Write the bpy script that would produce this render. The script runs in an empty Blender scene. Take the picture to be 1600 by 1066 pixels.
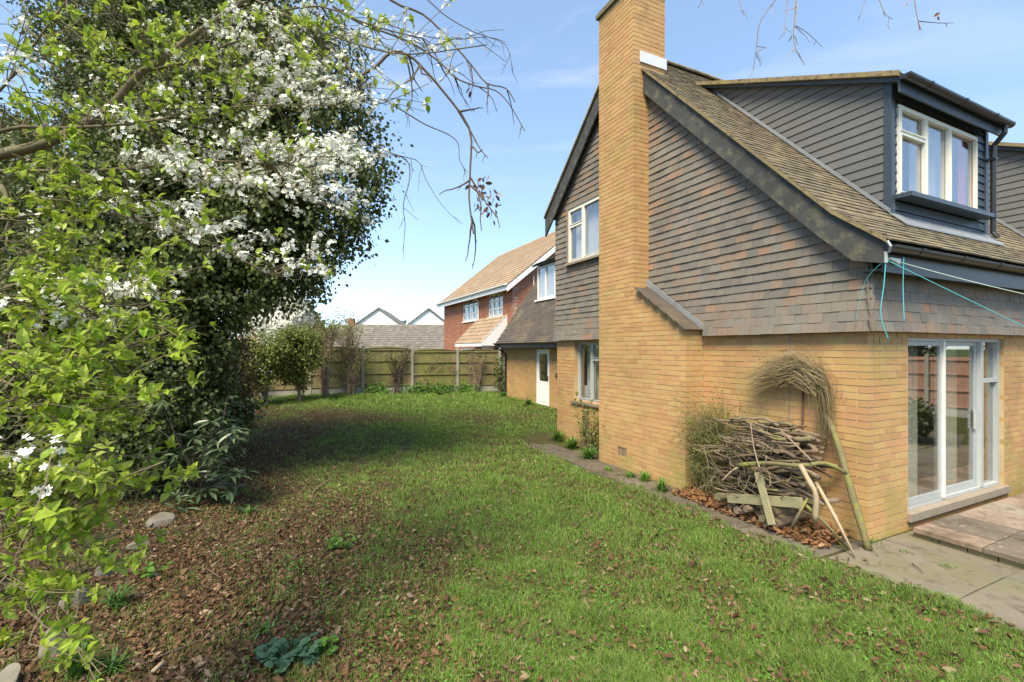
import bpy, math, random
import numpy as np
from mathutils import Vector, Matrix, Euler
random.seed(7); rng = np.random.default_rng(7)
scene = bpy.context.scene
COL = scene.collection
R = math.radians

# ------------------------------------------------------------------ camera, sky, sun, exposure
CAMH, FPX, HOR = 2.05, 729.0, 545.0
cam_d = bpy.data.cameras.new("camera"); cam = bpy.data.objects.new("camera", cam_d); COL.objects.link(cam)
cam.location = (0, 0, CAMH); cam.rotation_euler = (R(90), 0, 0)
cam_d.sensor_width = 36; cam_d.lens = 36 * FPX / 1600; cam_d.shift_y = (HOR - 533) / 1600
cam_d.clip_end = 3000; cam_d.clip_start = 0.05
scene.camera = cam
SUN = Vector((-0.42, -0.90, 0)).normalized() * math.cos(R(55)); SUN.z = math.sin(R(55))
world = bpy.data.worlds.new("World"); scene.world = world; world.use_nodes = True
wn, wl = world.node_tree.nodes, world.node_tree.links
bg = wn["Background"]; bg.inputs[1].default_value = 0.12
sky = wn.new("ShaderNodeTexSky"); sky.sky_type = 'NISHITA'; sky.sun_disc = False
sky.sun_elevation = R(55); sky.sun_rotation = math.atan2(-SUN.x, SUN.y)
sky.air_density = 1.0; sky.dust_density = 0.3; sky.ozone_density = 2.2; sky.altitude = 1500
tc = wn.new("ShaderNodeTexCoord"); sep = wn.new("ShaderNodeSeparateXYZ"); wl.new(tc.outputs["Generated"], sep.inputs[0])
zc = wn.new("ShaderNodeMath"); zc.operation = 'MAXIMUM'; zc.inputs[1].default_value = 0.06; wl.new(sep.outputs[2], zc.inputs[0])
dv = wn.new("ShaderNodeVectorMath"); dv.operation = 'DIVIDE'
cz = wn.new("ShaderNodeCombineXYZ")
for i in range(3): wl.new(zc.outputs[0], cz.inputs[i])
wl.new(tc.outputs["Generated"], dv.inputs[0]); wl.new(cz.outputs[0], dv.inputs[1])
mp = wn.new("ShaderNodeMapping"); mp.inputs["Rotation"].default_value = (0, 0, R(35)); mp.inputs["Scale"].default_value = (0.55, 1.5, 1); mp.inputs["Location"].default_value = (0.9, 0.35, 0)
wl.new(dv.outputs[0], mp.inputs[0])
cn = wn.new("ShaderNodeTexNoise"); cn.inputs["Scale"].default_value = 1.1; cn.inputs["Detail"].default_value = 9; cn.inputs["Roughness"].default_value = 0.62; cn.inputs["Distortion"].default_value = 0.5
wl.new(mp.outputs[0], cn.inputs["Vector"])
cr = wn.new("ShaderNodeValToRGB"); cr.color_ramp.elements[0].position = 0.50; cr.color_ramp.elements[1].position = 0.86
cr.color_ramp.elements[0].color = (0, 0, 0, 1); cr.color_ramp.elements[1].color = (0.75, 0.75, 0.75, 1)
wl.new(cn.outputs[0], cr.inputs[0])
hz = wn.new("ShaderNodeMapRange"); hz.inputs[1].default_value = 0.22; hz.inputs[2].default_value = 0.5; wl.new(sep.outputs[2], hz.inputs[0])
hm = wn.new("ShaderNodeMath"); hm.operation = 'MULTIPLY'; wl.new(cr.outputs[0], hm.inputs[0]); wl.new(hz.outputs[0], hm.inputs[1])
cm = wn.new("ShaderNodeMixRGB"); wl.new(hm.outputs[0], cm.inputs[0]); gmm = wn.new("ShaderNodeGamma"); gmm.inputs[1].default_value = 0.64; wl.new(sky.outputs[0], gmm.inputs[0])
sk = wn.new("ShaderNodeMixRGB"); sk.blend_type = 'MULTIPLY'; sk.inputs[0].default_value = 1; sk.inputs[2].default_value = (1.06, 1.19, 1.28, 1); wl.new(gmm.outputs[0], sk.inputs[1])
wl.new(sk.outputs[0], cm.inputs[1]); cm.inputs[2].default_value = (2.85, 2.9, 2.95, 1)
wl.new(cm.outputs[0], bg.inputs[0])
sd = bpy.data.lights.new("sun", 'SUN'); sd.energy = 2.5; sd.angle = R(26); sd.color = (1.0, 0.89, 0.69)
so = bpy.data.objects.new("sun", sd); COL.objects.link(so); so.rotation_euler = (-SUN).to_track_quat('-Z', 'Y').to_euler(); so.location = (0, -20, 30)
vs = scene.view_settings; vs.view_transform = 'Standard'; vs.look = 'None'; vs.gamma = 1; vs.use_curve_mapping = False
vs.exposure = 1.72

# ------------------------------------------------------------------ frames
OX, OY = 3.737, 4.90
CA, SA = 0.9002, 0.4355                      # house axes: u = (CA, SA), v = (-SA, CA)
ROT = math.atan2(SA, CA)
def UV(u, v, z=0): return Vector((OX + u * CA - v * SA, OY + u * SA + v * CA, z))
def P(px, py, d): return Vector(((px - 800) / FPX * d, d, CAMH + (HOR - py) / FPX * d))
def PG(px, py, z=0.0): return P(px, py, (CAMH - z) * FPX / (py - HOR))
def PU(px, py, u):
    rx = (px - 800) / FPX
    return P(px, py, (u + OX * CA + OY * SA) / (rx * CA + SA))
def proj(w): return 800 + FPX * w[0] / max(w[1], .01), HOR - FPX * (w[2] - CAMH) / max(w[1], .01)
def sst(a, b, x):
    t = np.clip((np.asarray(x, float) - a) / (b - a), 0, 1); return t * t * (3 - 2 * t)
_W = [(math.cos(a), math.sin(a), p, f) for a, p, f in zip(rng.uniform(0, 6.28, 40), rng.uniform(0, 6.28, 40), np.geomspace(.4, 6, 40))]
def fbm(x, y, lo=0, hi=40, fs=1.0):
    r = 0; n = 0
    for c, s, p, f in _W[lo:hi]:
        w = f ** -.35; r = r + w * np.sin((x * c + y * s) * f * fs + p); n += w * w
    return r / math.sqrt(n / 2)
def gz(x, y):
    x = np.asarray(x, float); y = np.asarray(y, float)
    return .17 * sst(8, 19, y) + .010 * fbm(x, y, 6, 24) * sst(60, 30, np.hypot(x, y)) + .10 * sst(-3.2, -6.5, x) * sst(30, 20, y)
def litter(x, y):
    t = (x + .55 * y - .1) / (.36 * y + 1.2)
    L = 1 - .90 * sst(-.35, 1.0, t)
    L = np.maximum(L, .36 * np.exp(-((y - 13.0 - .12 * x) / 1.0) ** 2) * sst(3.5, 1.0, x))
    L = L * sst(16.5, 13.5, y) + .16
    return np.clip(L + .22 * fbm(x, y, 8, 30, 1.5), 0, 1)

# ------------------------------------------------------------------ mesh helpers
class MB:
    def __init__(s): s.v = []; s.f = []
    def quad(s, *p):
        i = len(s.v); s.v += [tuple(q) for q in p]; s.f.append(tuple(range(i, i + len(p))))
    def box(s, x0, x1, y0, y1, z0, z1, T=None):
        T = T or (lambda a, b, c: (a, b, c)); i = len(s.v)
        s.v += [tuple(T(x, y, z)) for z in (z0, z1) for (x, y) in ((x0, y0), (x1, y0), (x1, y1), (x0, y1))]
        s.f += [tuple(i + k for k in q) for q in ((3, 2, 1, 0), (4, 5, 6, 7), (0, 1, 5, 4), (1, 2, 6, 5), (2, 3, 7, 6), (3, 0, 4, 7))]
        return s
    def prism(s, poly, a0, a1, T):
        """poly: list of 2-D points, extruded from a0 to a1; T(a, p, q) -> point"""
        i = len(s.v); n = len(poly)
        s.v += [tuple(T(a0, *p)) for p in poly] + [tuple(T(a1, *p)) for p in poly]
        s.f.append(tuple(range(i + n - 1, i - 1, -1))); s.f.append(tuple(range(i + n, i + 2 * n)))
        for k in range(n): s.f.append((i + k, i + (k + 1) % n, i + n + (k + 1) % n, i + n + k))
        return s
    def tube(s, pts, rad, n=6, cap=True):
        pts = [Vector(p) for p in pts]; m = len(pts)
        if not hasattr(rad, '__len__'): rad = [rad] * m
        up = Vector((.31, .17, .93)); i0 = len(s.v)
        for k, p in enumerate(pts):
            t = (pts[min(k + 1, m - 1)] - pts[max(k - 1, 0)]).normalized()
            a = t.cross(up)
            if a.length < .05: a = t.cross(Vector((1, 0, 0)))
            a.normalize(); b = t.cross(a); up = a.cross(t) if k else up
            for j in range(n):
                an = 2 * math.pi * j / n; s.v.append(tuple(p + (a * math.cos(an) + b * math.sin(an)) * rad[k]))
        for k in range(m - 1):
            for j in range(n):
                q = i0 + k * n; s.f.append((q + j, q + (j + 1) % n, q + n + (j + 1) % n, q + n + j))
        if cap:
            s.f.append(tuple(range(i0 + n - 1, i0 - 1, -1))); s.f.append(tuple(range(i0 + (m - 1) * n, i0 + m * n)))
        return s
    def build(s, name, mat, parent=None, origin=None, smooth=False, stuff=False, label=None):
        me = bpy.data.meshes.new(name); V = s.v
        if origin is not None: V = [(a - origin[0], b - origin[1], c - origin[2]) for a, b, c in V]
        me.from_pydata(V, [], s.f)
        return link(name, me, mat, parent, smooth, stuff, label)
def link(name, me, mat, parent=None, smooth=False, stuff=False, label=None):
    if mat is not None: me.materials.append(mat)
    if smooth: me.polygons.foreach_set("use_smooth", [True] * len(me.polygons))
    me.update(); o = bpy.data.objects.new(name, me); COL.objects.link(o)
    if parent is not None: o.parent = parent
    if stuff: o["kind"] = "stuff"
    if label: o["label"] = label
    return o
def npmesh(name, V, F, smooth=False):
    me = bpy.data.meshes.new(name); V = np.ascontiguousarray(V, np.float32).reshape(-1, 3); F = np.ascontiguousarray(F, np.int32); k = F.shape[1]
    me.vertices.add(len(V)); me.vertices.foreach_set("co", V.ravel())
    me.loops.add(F.size); me.loops.foreach_set("vertex_index", F.ravel())
    me.polygons.add(len(F)); me.polygons.foreach_set("loop_start", np.arange(0, F.size, k, dtype=np.int32))
    me.polygons.foreach_set("use_smooth", np.full(len(F), bool(smooth)))
    me.update(calc_edges=True); return me
def unit(a): return a / np.maximum(np.linalg.norm(a, axis=-1, keepdims=True), 1e-9)
def frames(d, n):
    """columns x, y, z with y along d and z near n"""
    y = unit(d); x = unit(np.cross(y, n)); z = np.cross(x, y); return np.stack([x, y, z], -1)
def scatter(tv, tf, pos, Rm, sc):
    tv = np.asarray(tv, float); tf = np.asarray(tf, int); sc = np.asarray(sc, float)
    if sc.ndim == 1: sc = sc[:, None, None]
    else: sc = sc[:, None, :]
    V = np.einsum('nij,nkj->nki', Rm, tv[None] * sc) + pos[:, None]
    F = (tf[None] + (np.arange(len(pos)) * len(tv))[:, None, None]).reshape(-1, tf.shape[1])
    return V.reshape(-1, 3), F
def rdir(n): return unit(rng.normal(size=(n, 3)))
def tag(o, label, cat, group=None, kind=None):
    o["label"] = label; o["category"] = cat
    if group: o["group"] = group
    if kind: o["kind"] = kind
    return o
def thing(name, label, cat, loc=(0, 0, 0), rz=0.0, group=None):
    o = bpy.data.objects.new(name, None); COL.objects.link(o); o.location = loc; o.rotation_euler = (0, 0, rz); o.empty_display_size = .2
    return tag(o, label, cat, group)
def struct(o): o["kind"] = "structure"; return o
LEAF2 = ([(0, 0, 0), (-.42, .42, .10), (0, 1, 0), (.42, .42, .10)], [(0, 2, 1), (0, 3, 2)])
LEAF4 = ([(0, 0, 0), (-.27, .32, .13), (-.23, .68, .08), (0, 1, -.20), (.23, .68, .08), (.27, .32, .13), (0, .5, .03)],
         [(0, 6, 1), (1, 6, 2), (2, 6, 3), (3, 6, 4), (4, 6, 5), (5, 6, 0)])
LONG = ([(0, 0, 0), (-.11, .3, .03), (-.12, .65, .02), (0, 1, -.12), (.12, .65, .02), (.11, .3, .03), (0, .5, -.02)],
        [(0, 6, 1), (1, 6, 2), (2, 6, 3), (3, 6, 4), (4, 6, 5), (5, 6, 0)])
def _flower():
    v = []; f = []
    for k in range(5):
        a = 2 * math.pi * k / 5; c, s_ = math.cos(a), math.sin(a); i = len(v)
        for r, w, z in ((.06, 0, 0), (.55, .34, .14), (1., .12, .22), (1., -.12, .22), (.55, -.34, .14)): v.append((r * c - w * s_, r * s_ + w * c, z))
        f += [(i, i + 4, i + 3), (i, i + 3, i + 2), (i, i + 2, i + 1)]
    return v, f
FLOWER = _flower()
def _oak():
    o = []; L = ((0, .03), (.12, .10), (.22, .24), (.30, .13), (.45, .34), (.55, .17), (.70, .30), (.80, .12), (.93, .12))
    o = [(-w, y, .22 * w * w * 4) for y, w in L] + [(0, 1.02, .05)] + [(w, y, .22 * w * w * 4) for y, w in reversed(L)]
    n = len(o); v = o + [(0, .45, -.03)]
    return v, [(i, n, (i + 1) % n)[::-1] for i in range(n)]
OAK = _oak()

# ------------------------------------------------------------------ materials
def M(name, stops, rough=.8, var=.35, vs_=9., bump=.25, bs=60., spec=.3, trans=0., over=(), island=True, metal=0., fine=.12, algae=None):
    m = bpy.data.materials.new(name); m.use_nodes = True; nt = m.node_tree; N, Lk = nt.nodes, nt.links
    b = N["Principled BSDF"]; b.inputs["Roughness"].default_value = rough; b.inputs["Specular IOR Level"].default_value = spec; b.inputs["Metallic"].default_value = metal
    g = N.new("ShaderNodeNewGeometry"); oi = N.new("ShaderNodeObjectInfo")
    def math_(op, a, c=None):
        q = N.new("ShaderNodeMath"); q.operation = op
        for k, x in enumerate((a, c)):
            if x is None: continue
            if isinstance(x, (int, float)): q.inputs[k].default_value = x
            else: Lk.new(x, q.inputs[k])
        return q.outputs[0]
    def noise(sc, det=4, ro=.6):
        q = N.new("ShaderNodeTexNoise"); q.inputs["Scale"].default_value = sc; q.inputs["Detail"].default_value = det; q.inputs["Roughness"].default_value = ro
        Lk.new(g.outputs["Position"], q.inputs["Vector"]); return q.outputs[0]
    ramp = N.new("ShaderNodeValToRGB"); e = ramp.color_ramp.elements; n = len(stops)
    while len(e) < n: e.new(.5)
    for i, s_ in enumerate(stops):
        e[i].position = s_[3] if len(s_) > 3 else (i / max(n - 1, 1)); e[i].color = (*s_[:3], 1)
    if n == 1: e[1].color = (*stops[0][:3], 1) if len(e) > 1 else e[0].color
    if island: f = math_('FRACT', math_('ADD', g.outputs["Random Per Island"], math_('MULTIPLY', oi.outputs["Random"], 7.13)))
    else: f = noise(vs_ * .35, 5)
    Lk.new(f, ramp.inputs[0]); col = ramp.outputs[0]
    v = math_('ADD', math_('MULTIPLY', noise(vs_), var * 2), 1 - var)
    if fine: v = math_('MULTIPLY', v, math_('ADD', math_('MULTIPLY', noise(bs * 1.7, 2), fine * 2), 1 - fine))
    mx = N.new("ShaderNodeMixRGB"); mx.blend_type = 'MULTIPLY'; mx.inputs[0].default_value = 1; Lk.new(col, mx.inputs[1]); Lk.new(v, mx.inputs[2]); col = mx.outputs[0]
    for oc, osc, th, soft in over:
        q = N.new("ShaderNodeMapRange"); q.inputs[1].default_value = th; q.inputs[2].default_value = th + soft; Lk.new(noise(osc, 6, .65), q.inputs[0])
        mo = N.new("ShaderNodeMixRGB"); Lk.new(q.outputs[0], mo.inputs[0]); Lk.new(col, mo.inputs[1]); mo.inputs[2].default_value = (*oc, 1); col = mo.outputs[0]
    if algae:
        sp_ = N.new("ShaderNodeSeparateXYZ"); Lk.new(g.outputs["Position"], sp_.inputs[0])
        a_ = math_('ADD', noise(1.6, 5), math_('MULTIPLY', sp_.outputs[2], -.16)); q = N.new("ShaderNodeMapRange"); q.inputs[1].default_value = .40; q.inputs[2].default_value = .62; q.inputs[4].default_value = .75; Lk.new(a_, q.inputs[0])
        mo = N.new("ShaderNodeMixRGB"); Lk.new(q.outputs[0], mo.inputs[0]); Lk.new(col, mo.inputs[1]); mo.inputs[2].default_value = (*algae, 1); col = mo.outputs[0]
    Lk.new(col, b.inputs["Base Color"])
    if bump:
        bp = N.new("ShaderNodeBump"); bp.inputs["Strength"].default_value = bump; bp.inputs["Distance"].default_value = .01; Lk.new(noise(bs, 5), bp.inputs["Height"]); Lk.new(bp.outputs[0], b.inputs["Normal"])
    if trans:
        tr = N.new("ShaderNodeBsdfTranslucent"); Lk.new(col, tr.inputs[0]); ms = N.new("ShaderNodeMixShader"); ms.inputs[0].default_value = trans
        Lk.new(b.outputs[0], ms.inputs[1]); Lk.new(tr.outputs[0], ms.inputs[2]); Lk.new(ms.outputs[0], N["Material Output"].inputs[0])
    return m
def glass(name, base=.05, tint=(1, 1, 1)):
    m = bpy.data.materials.new(name); m.use_nodes = True; N, Lk = m.node_tree.nodes, m.node_tree.links; N.remove(N["Principled BSDF"])
    t = N.new("ShaderNodeBsdfTransparent"); t.inputs[0].default_value = (*tint, 1); gl = N.new("ShaderNodeBsdfGlossy"); gl.inputs["Roughness"].default_value = .01
    fr = N.new("ShaderNodeLayerWeight"); pw = N.new("ShaderNodeMath"); pw.operation = 'POWER'; pw.inputs[1].default_value = 4; Lk.new(fr.outputs[1], pw.inputs[0]); ad = N.new("ShaderNodeMath"); ad.use_clamp = True; ad.inputs[1].default_value = base; Lk.new(pw.outputs[0], ad.inputs[0])
    ms = N.new("ShaderNodeMixShader"); Lk.new(ad.outputs[0], ms.inputs[0]); Lk.new(t.outputs[0], ms.inputs[1]); Lk.new(gl.outputs[0], ms.inputs[2]); Lk.new(ms.outputs[0], N["Material Output"].inputs[0])
    return m
m_brick = M("stock_brick", [(.46, .26, .11), (.48, .295, .125), (.495, .325, .14), (.47, .255, .125), (.485, .305, .13), (.41, .235, .105), (.485, .27, .135)], .9, .3, .9, .35, 90, .2,
            over=(((.34, .29, .10), .8, .52, .3), ((.27, .19, .10), 2.1, .58, .25), ((.16, .12, .075), 5, .68, .15)), algae=(.33, .27, .085))
m_mortar = M("mortar", [(.52, .40, .23), (.40, .30, .17)], .95, .3, 4, .3, 120, .1, island=False)
m_hang = M("hanging_tile_clay", [(.175, .158, .132, 0), (.205, .186, .156, .2), (.155, .142, .122, .4), (.215, .172, .132, .6), (.19, .172, .148, .74), (.23, .165, .122, .93), (.29, .175, .11, 1)], .75, .25, 2.2, .3, 80, .3,
           over=(((.24, .22, .18), 1.7, .55, .3),))
m_rtile = M("roof_tile_clay", [(.18, .145, .095), (.135, .11, .078), (.215, .175, .115), (.155, .13, .095), (.195, .16, .12)], .85, .4, 5, .5, 70, .2,
            over=(((.30, .25, .14), 3.2, .50, .25), ((.40, .31, .08), 9, .61, .12), ((.07, .06, .045), 6, .60, .12)))
m_verge = M("mossy_verge_mortar", [(.27, .215, .13), (.22, .175, .10)], .95, .4, 9, .8, 40, .1, over=(((.28, .24, .08), 7, .52, .15), ((.08, .065, .045), 11, .54, .15)), island=False)
m_wtile = M("wing_tile_clay", [(.085, .07, .06), (.105, .085, .07), (.075, .065, .056)], .85, .3, 3, .4, 60, .2, over=(((.17, .135, .085), 1.4, .52, .2),))
m_board = M("slate_grey_board", [(.125, .125, .122), (.14, .14, .135)], .5, .15, 5, .1, 60, .35)
m_boardf = M("blue_black_board", [(.045, .062, .080), (.055, .07, .088)], .38, .15, 5, .1, 60, .45)  # dormer front and trim: darker and bluer than the cheek boards
m_barge = M("weathered_bargeboard", [(.055, .055, .055), (.075, .075, .072)], .7, .3, 6, .2, 50, .25, over=(((.21, .20, .11), 5.5, .50, .3),), island=False)
m_black = M("black_plastic", [(.022, .022, .024)], .35, .15, 4, .05, 40, .45)
m_lead = M("lead_flashing", [(.19, .205, .22), (.26, .275, .29)], .5, .25, 6, .15, 40, .4, island=False)
m_leadw = M("pale_flashing", [(.62, .64, .68)], .5, .15, 6, .1, 40, .4)
m_cream = M("cream_window_paint", [(.72, .70, .60), (.78, .76, .68)], .45, .12, 8, .08, 60, .4)
m_white = M("white_paint", [(.80, .80, .78)], .4, .06, 6, .04, 60, .4)
m_alu = M("aluminium_frame", [(.36, .385, .38), (.42, .44, .43)], .4, .12, 7, .05, 60, .5)
m_timber = M("bare_timber", [(.235, .19, .145), (.30, .25, .19)], .8, .3, 12, .3, 90, .2, over=(((.16, .12, .08), 5, .6, .2),))
m_net = M("net_curtain", [(.78, .78, .76), (.85, .85, .83)], .9, .1, 14, 0, 60, .1, trans=.35)
m_red = M("red_curtain", [(.62, .07, .06)], .9, .2, 10, 0, 60, .1, trans=.2)
m_curt = M("pale_curtain", [(.70, .72, .58)], .9, .25, 14, 0, 60, .1, trans=.2)
m_int = M("interior_plaster", [(.62, .58, .50)], .9, .1, 3, 0, 60, .1)
m_carpet = M("interior_floor", [(.20, .15, .10)], .8, .2, 6, .1, 60, .2)
m_glass = glass("window_glass", .17); m_glassd = glass("door_glass", .19)
m_red_brick = M("red_brick", [(.34, .13, .075), (.40, .17, .10), (.30, .12, .08), (.43, .20, .12)], .9, .3, 2, .3, 60, .2)
m_rmortar = M("grey_mortar", [(.42, .33, .27)], .95, .2, 5, .2, 80, .1)
m_ntile = M("neighbour_roof_tile", [(.33, .235, .15), (.29, .205, .135), (.37, .27, .18)], .85, .25, 2, .3, 50, .2)
m_gtile = M("grey_roof_tile", [(.175, .155, .135), (.14, .125, .11), (.205, .18, .155)], .85, .3, 2.2, .4, 8, .2, over=(((.24, .21, .165), 3, .55, .2),))
m_conc = M("old_concrete", [(.205, .175, .13), (.175, .155, .12), (.23, .195, .145)], .95, .35, 2.2, .5, 45, .15, over=(((.15, .145, .07), 1.3, .48, .25), ((.085, .07, .05), 7, .54, .2)))
m_slabd = M("dark_lichened_slab", [(.175, .14, .105), (.15, .125, .10), (.20, .16, .12)], .95, .4, 3.5, .6, 50, .15, over=(((.10, .08, .06), 2.2, .47, .2), ((.30, .27, .20), 19, .60, .06)))
m_riser = M("mossy_riser_block", [(.30, .25, .13), (.26, .22, .12)], .95, .35, 4, .5, 50, .15, over=(((.20, .19, .07), 3, .5, .2),))
m_pathc = M("dirty_path_concrete", [(.135, .112, .085), (.115, .097, .075), (.155, .13, .10)], .95, .4, 2.6, .6, 40, .15, over=(((.10, .095, .045), 1.6, .48, .25), ((.055, .045, .033), 7, .52, .2)))
m_slab = M("paving_slab_stone", [(.27, .205, .15), (.25, .225, .18), (.31, .195, .14), (.27, .24, .19), (.23, .20, .155)], .9, .35, 3.5, .5, 50, .2, over=(((.14, .105, .07), 2.2, .47, .2), ((.09, .08, .05), 11, .56, .15)))
m_post = M("concrete_post", [(.40, .38, .33), (.33, .31, .26)], .95, .25, 4, .3, 50, .15, over=(((.26, .28, .13), 3, .55, .2),))
m_fence = M("mossy_fence_board", [(.20, .165, .085), (.25, .20, .10), (.165, .14, .08)], .9, .4, 3, .3, 60, .15, over=(((.20, .225, .05), .9, .44, .3), ((.12, .095, .06), 4, .56, .2)))
m_fence2 = M("brown_fence_board", [(.40, .23, .16), (.46, .27, .19)], .9, .3, 3, .3, 60, .15)
m_stick = M("dead_stick", [(.17, .12, .08), (.22, .165, .11), (.12, .085, .06), (.28, .22, .155), (.15, .11, .08), (.20, .18, .095)], .9, .45, 14, .9, 110, .15)
m_moss = M("mossy_bark", [(.20, .17, .085), (.16, .135, .08)], .9, .4, 10, .9, 60, .15, over=(((.24, .25, .06), 6, .48, .2),))
m_pale = M("stripped_wood", [(.40, .31, .20)], .8, .35, 14, .3, 90, .2)
m_gplank = M("green_weathered_plank", [(.32, .29, .17)], .9, .25, 8, .3, 90, .15, over=(((.26, .27, .10), 4, .5, .2),))
m_twig = M("pale_twig", [(.27, .20, .14), (.33, .25, .18), (.22, .16, .11)], .9, .2, 9, 0, 60, .15)
m_dtwig = M("dark_twig", [(.11, .085, .065), (.15, .115, .085)], .9, .25, 9, 0, 60, .15)
m_bark = M("mossy_branch_bark", [(.13, .105, .07), (.17, .14, .085)], .9, .35, 16, .5, 90, .15, over=(((.17, .17, .07), 7, .5, .2),), island=False)
m_ivy = M("ivy_leaf", [(.055, .078, .02), (.082, .112, .028), (.115, .145, .036), (.062, .09, .025), (.19, .215, .06)], .42, .4, 1.2, 0, 60, .35, trans=.25)
m_lime = M("lime_leaf", [(.28, .40, .03), (.36, .46, .045), (.20, .33, .025), (.43, .50, .09), (.24, .30, .05)], .5, .15, 4, 0, 60, .3, trans=.42)
m_blos = M("blossom_petal", [(.85, .84, .77), (.80, .81, .70), (.88, .87, .82), (.76, .79, .64)], .7, .06, 6, 0, 60, .2, trans=.25)
m_rhod = M("grey_green_leaf", [(.05, .082, .036), (.07, .108, .048), (.105, .145, .075)], .32, .2, 6, 0, 60, .5, trans=.1)
m_grass = M("grass_blade", [(.055, .11, .016), (.135, .26, .03), (.21, .36, .05), (.36, .38, .15), (.085, .165, .022), (.165, .29, .04)], .6, .45, 2.2, 0, 14, .25, trans=.32, fine=.42)
m_strap = M("strap_leaf", [(.05, .12, .022), (.075, .16, .03), (.10, .19, .035)], .4, .2, 5, 0, 60, .4, trans=.2)
m_weed = M("weed_leaf", [(.09, .20, .025), (.13, .26, .035), (.07, .16, .025)], .55, .25, 3, 0, 60, .3, trans=.3)
m_gera = M("blue_green_leaf", [(.06, .13, .075), (.085, .165, .09), (.05, .11, .06)], .5, .2, 6, 0, 60, .3, trans=.2)
m_olive = M("olive_leaf", [(.15, .19, .04), (.21, .25, .06), (.12, .15, .035), (.27, .28, .08)], .6, .25, 3, 0, 60, .25, trans=.3)
m_rust = M("rusty_leaf", [(.20, .10, .04), (.14, .085, .03), (.24, .13, .05), (.12, .13, .04)], .7, .25, 3, 0, 60, .2, trans=.2)
m_dead = M("dead_leaf", [(.08, .040, .022), (.12, .060, .030), (.165, .086, .041), (.088, .046, .026), (.24, .145, .078), (.055, .032, .02), (.135, .078, .043), (.34, .25, .165)], .75, .25, 8, 0, 60, .25, trans=.12)
m_dead2 = M("orange_dead_leaf", [(.20, .095, .04), (.26, .13, .055), (.155, .075, .038), (.33, .20, .10)], .8, .25, 8, 0, 60, .2, trans=.12)
m_stone = M("border_stone", [(.15, .135, .11), (.20, .18, .145)], .95, .45, 8, 1., 22, .15, over=(((.17, .19, .09), 5, .54, .2),), island=False)
m_rope = M("turquoise_rope", [(.10, .50, .55)], .6, .1, 30, 0, 60, .3)
m_rope2 = M("pale_rope", [(.55, .68, .60)], .6, .1, 30, 0, 60, .3)
m_iron = M("rusty_iron", [(.10, .05, .035)], .8, .3, 20, .3, 80, .3)
m_vent = M("dark_air_brick", [(.09, .055, .04)], .9, .3, 30, .3, 80, .2)
m_wcloth = M("white_render", [(.86, .86, .84)], .8, .05, 3, .05, 60, .2)
m_far = M("far_tree_leaf", [(.05, .08, .03), (.08, .11, .04), (.10, .12, .05)], .7, .3, 1, 0, 60, .2, trans=.2)
m_redroof = M("red_roof_tile", [(.40, .19, .13), (.34, .16, .11)], .9, .25, 3, .2, 50, .2)
def ground_mat():
    m = bpy.data.materials.new("lawn_soil"); m.use_nodes = True; N, Lk = m.node_tree.nodes, m.node_tree.links; b = N["Principled BSDF"]; b.inputs["Roughness"].default_value = .95; b.inputs["Specular IOR Level"].default_value = .1
    g = N.new("ShaderNodeNewGeometry")
    def nz(sc, d=6):
        q = N.new("ShaderNodeTexNoise"); q.inputs["Scale"].default_value = sc; q.inputs["Detail"].default_value = d; q.inputs["Roughness"].default_value = .65; Lk.new(g.outputs["Position"], q.inputs["Vector"]); return q.outputs[0]
    r1 = N.new("ShaderNodeValToRGB"); Lk.new(nz(9), r1.inputs[0]); r1.color_ramp.elements[0].position = .3; r1.color_ramp.elements[1].position = .7
    r1.color_ramp.elements[0].color = (.035, .022, .014, 1); r1.color_ramp.elements[1].color = (.085, .05, .03, 1)
    r2 = N.new("ShaderNodeValToRGB"); Lk.new(nz(5), r2.inputs[0]); r2.color_ramp.elements[0].position = .3; r2.color_ramp.elements[1].position = .7
    r2.color_ramp.elements[0].color = (.04, .055, .015, 1); r2.color_ramp.elements[1].color = (.09, .11, .03, 1)
    at = N.new("ShaderNodeAttribute"); at.attribute_name = "litter"
    mx = N.new("ShaderNodeMixRGB"); Lk.new(at.outputs["Fac"], mx.inputs[0]); Lk.new(r2.outputs[0], mx.inputs[1]); Lk.new(r1.outputs[0], mx.inputs[2]); Lk.new(mx.outputs[0], b.inputs["Base Color"])
    bp = N.new("ShaderNodeBump"); bp.inputs["Strength"].default_value = .6; bp.inputs["Distance"].default_value = .03; Lk.new(nz(25), bp.inputs["Height"]); Lk.new(bp.outputs[0], b.inputs["Normal"])
    return m

# ------------------------------------------------------------------ ground
def axis(a, b, st, far):
    core = list(np.arange(a, b + 1e-6, st)); o = []; s_ = st; x = a
    while x > -far: s_ *= 1.6; x -= s_; o.append(x)
    o2 = []; s_ = st; x = b
    while x < far: s_ *= 1.6; x += s_; o2.append(x)
    return np.array(o[::-1] + core + o2)
gx, gy = axis(-14, 8, .22, 1500), axis(-8, 24, .22, 1500)
X, Y = np.meshgrid(gx, gy); GZ = gz(X, Y)
nx, ny = len(gx), len(gy); I = np.arange(nx * ny).reshape(ny, nx)
gme = npmesh("ground", np.stack([X, Y, GZ], -1), np.stack([I[:-1, :-1], I[:-1, 1:], I[1:, 1:], I[1:, :-1]], -1).reshape(-1, 4), True)
la = gme.attributes.new("litter", 'FLOAT', 'POINT'); la.data.foreach_set("value", np.clip(litter(X, Y) * (np.hypot(X, Y) < 40), 0, 1).ravel().astype(np.float32))
struct(link("ground", gme, ground_mat()))
def slab(mb, u0, u1, v0, v1, z0, z1): mb.box(u0, u1, v0, v1, z0, z1)
path = MB(); path.box(-.93, -.02, -.02, 6.75, -.06, .004); path.box(-.74, 9, -4.0, -.02, -.06, .002)
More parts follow.
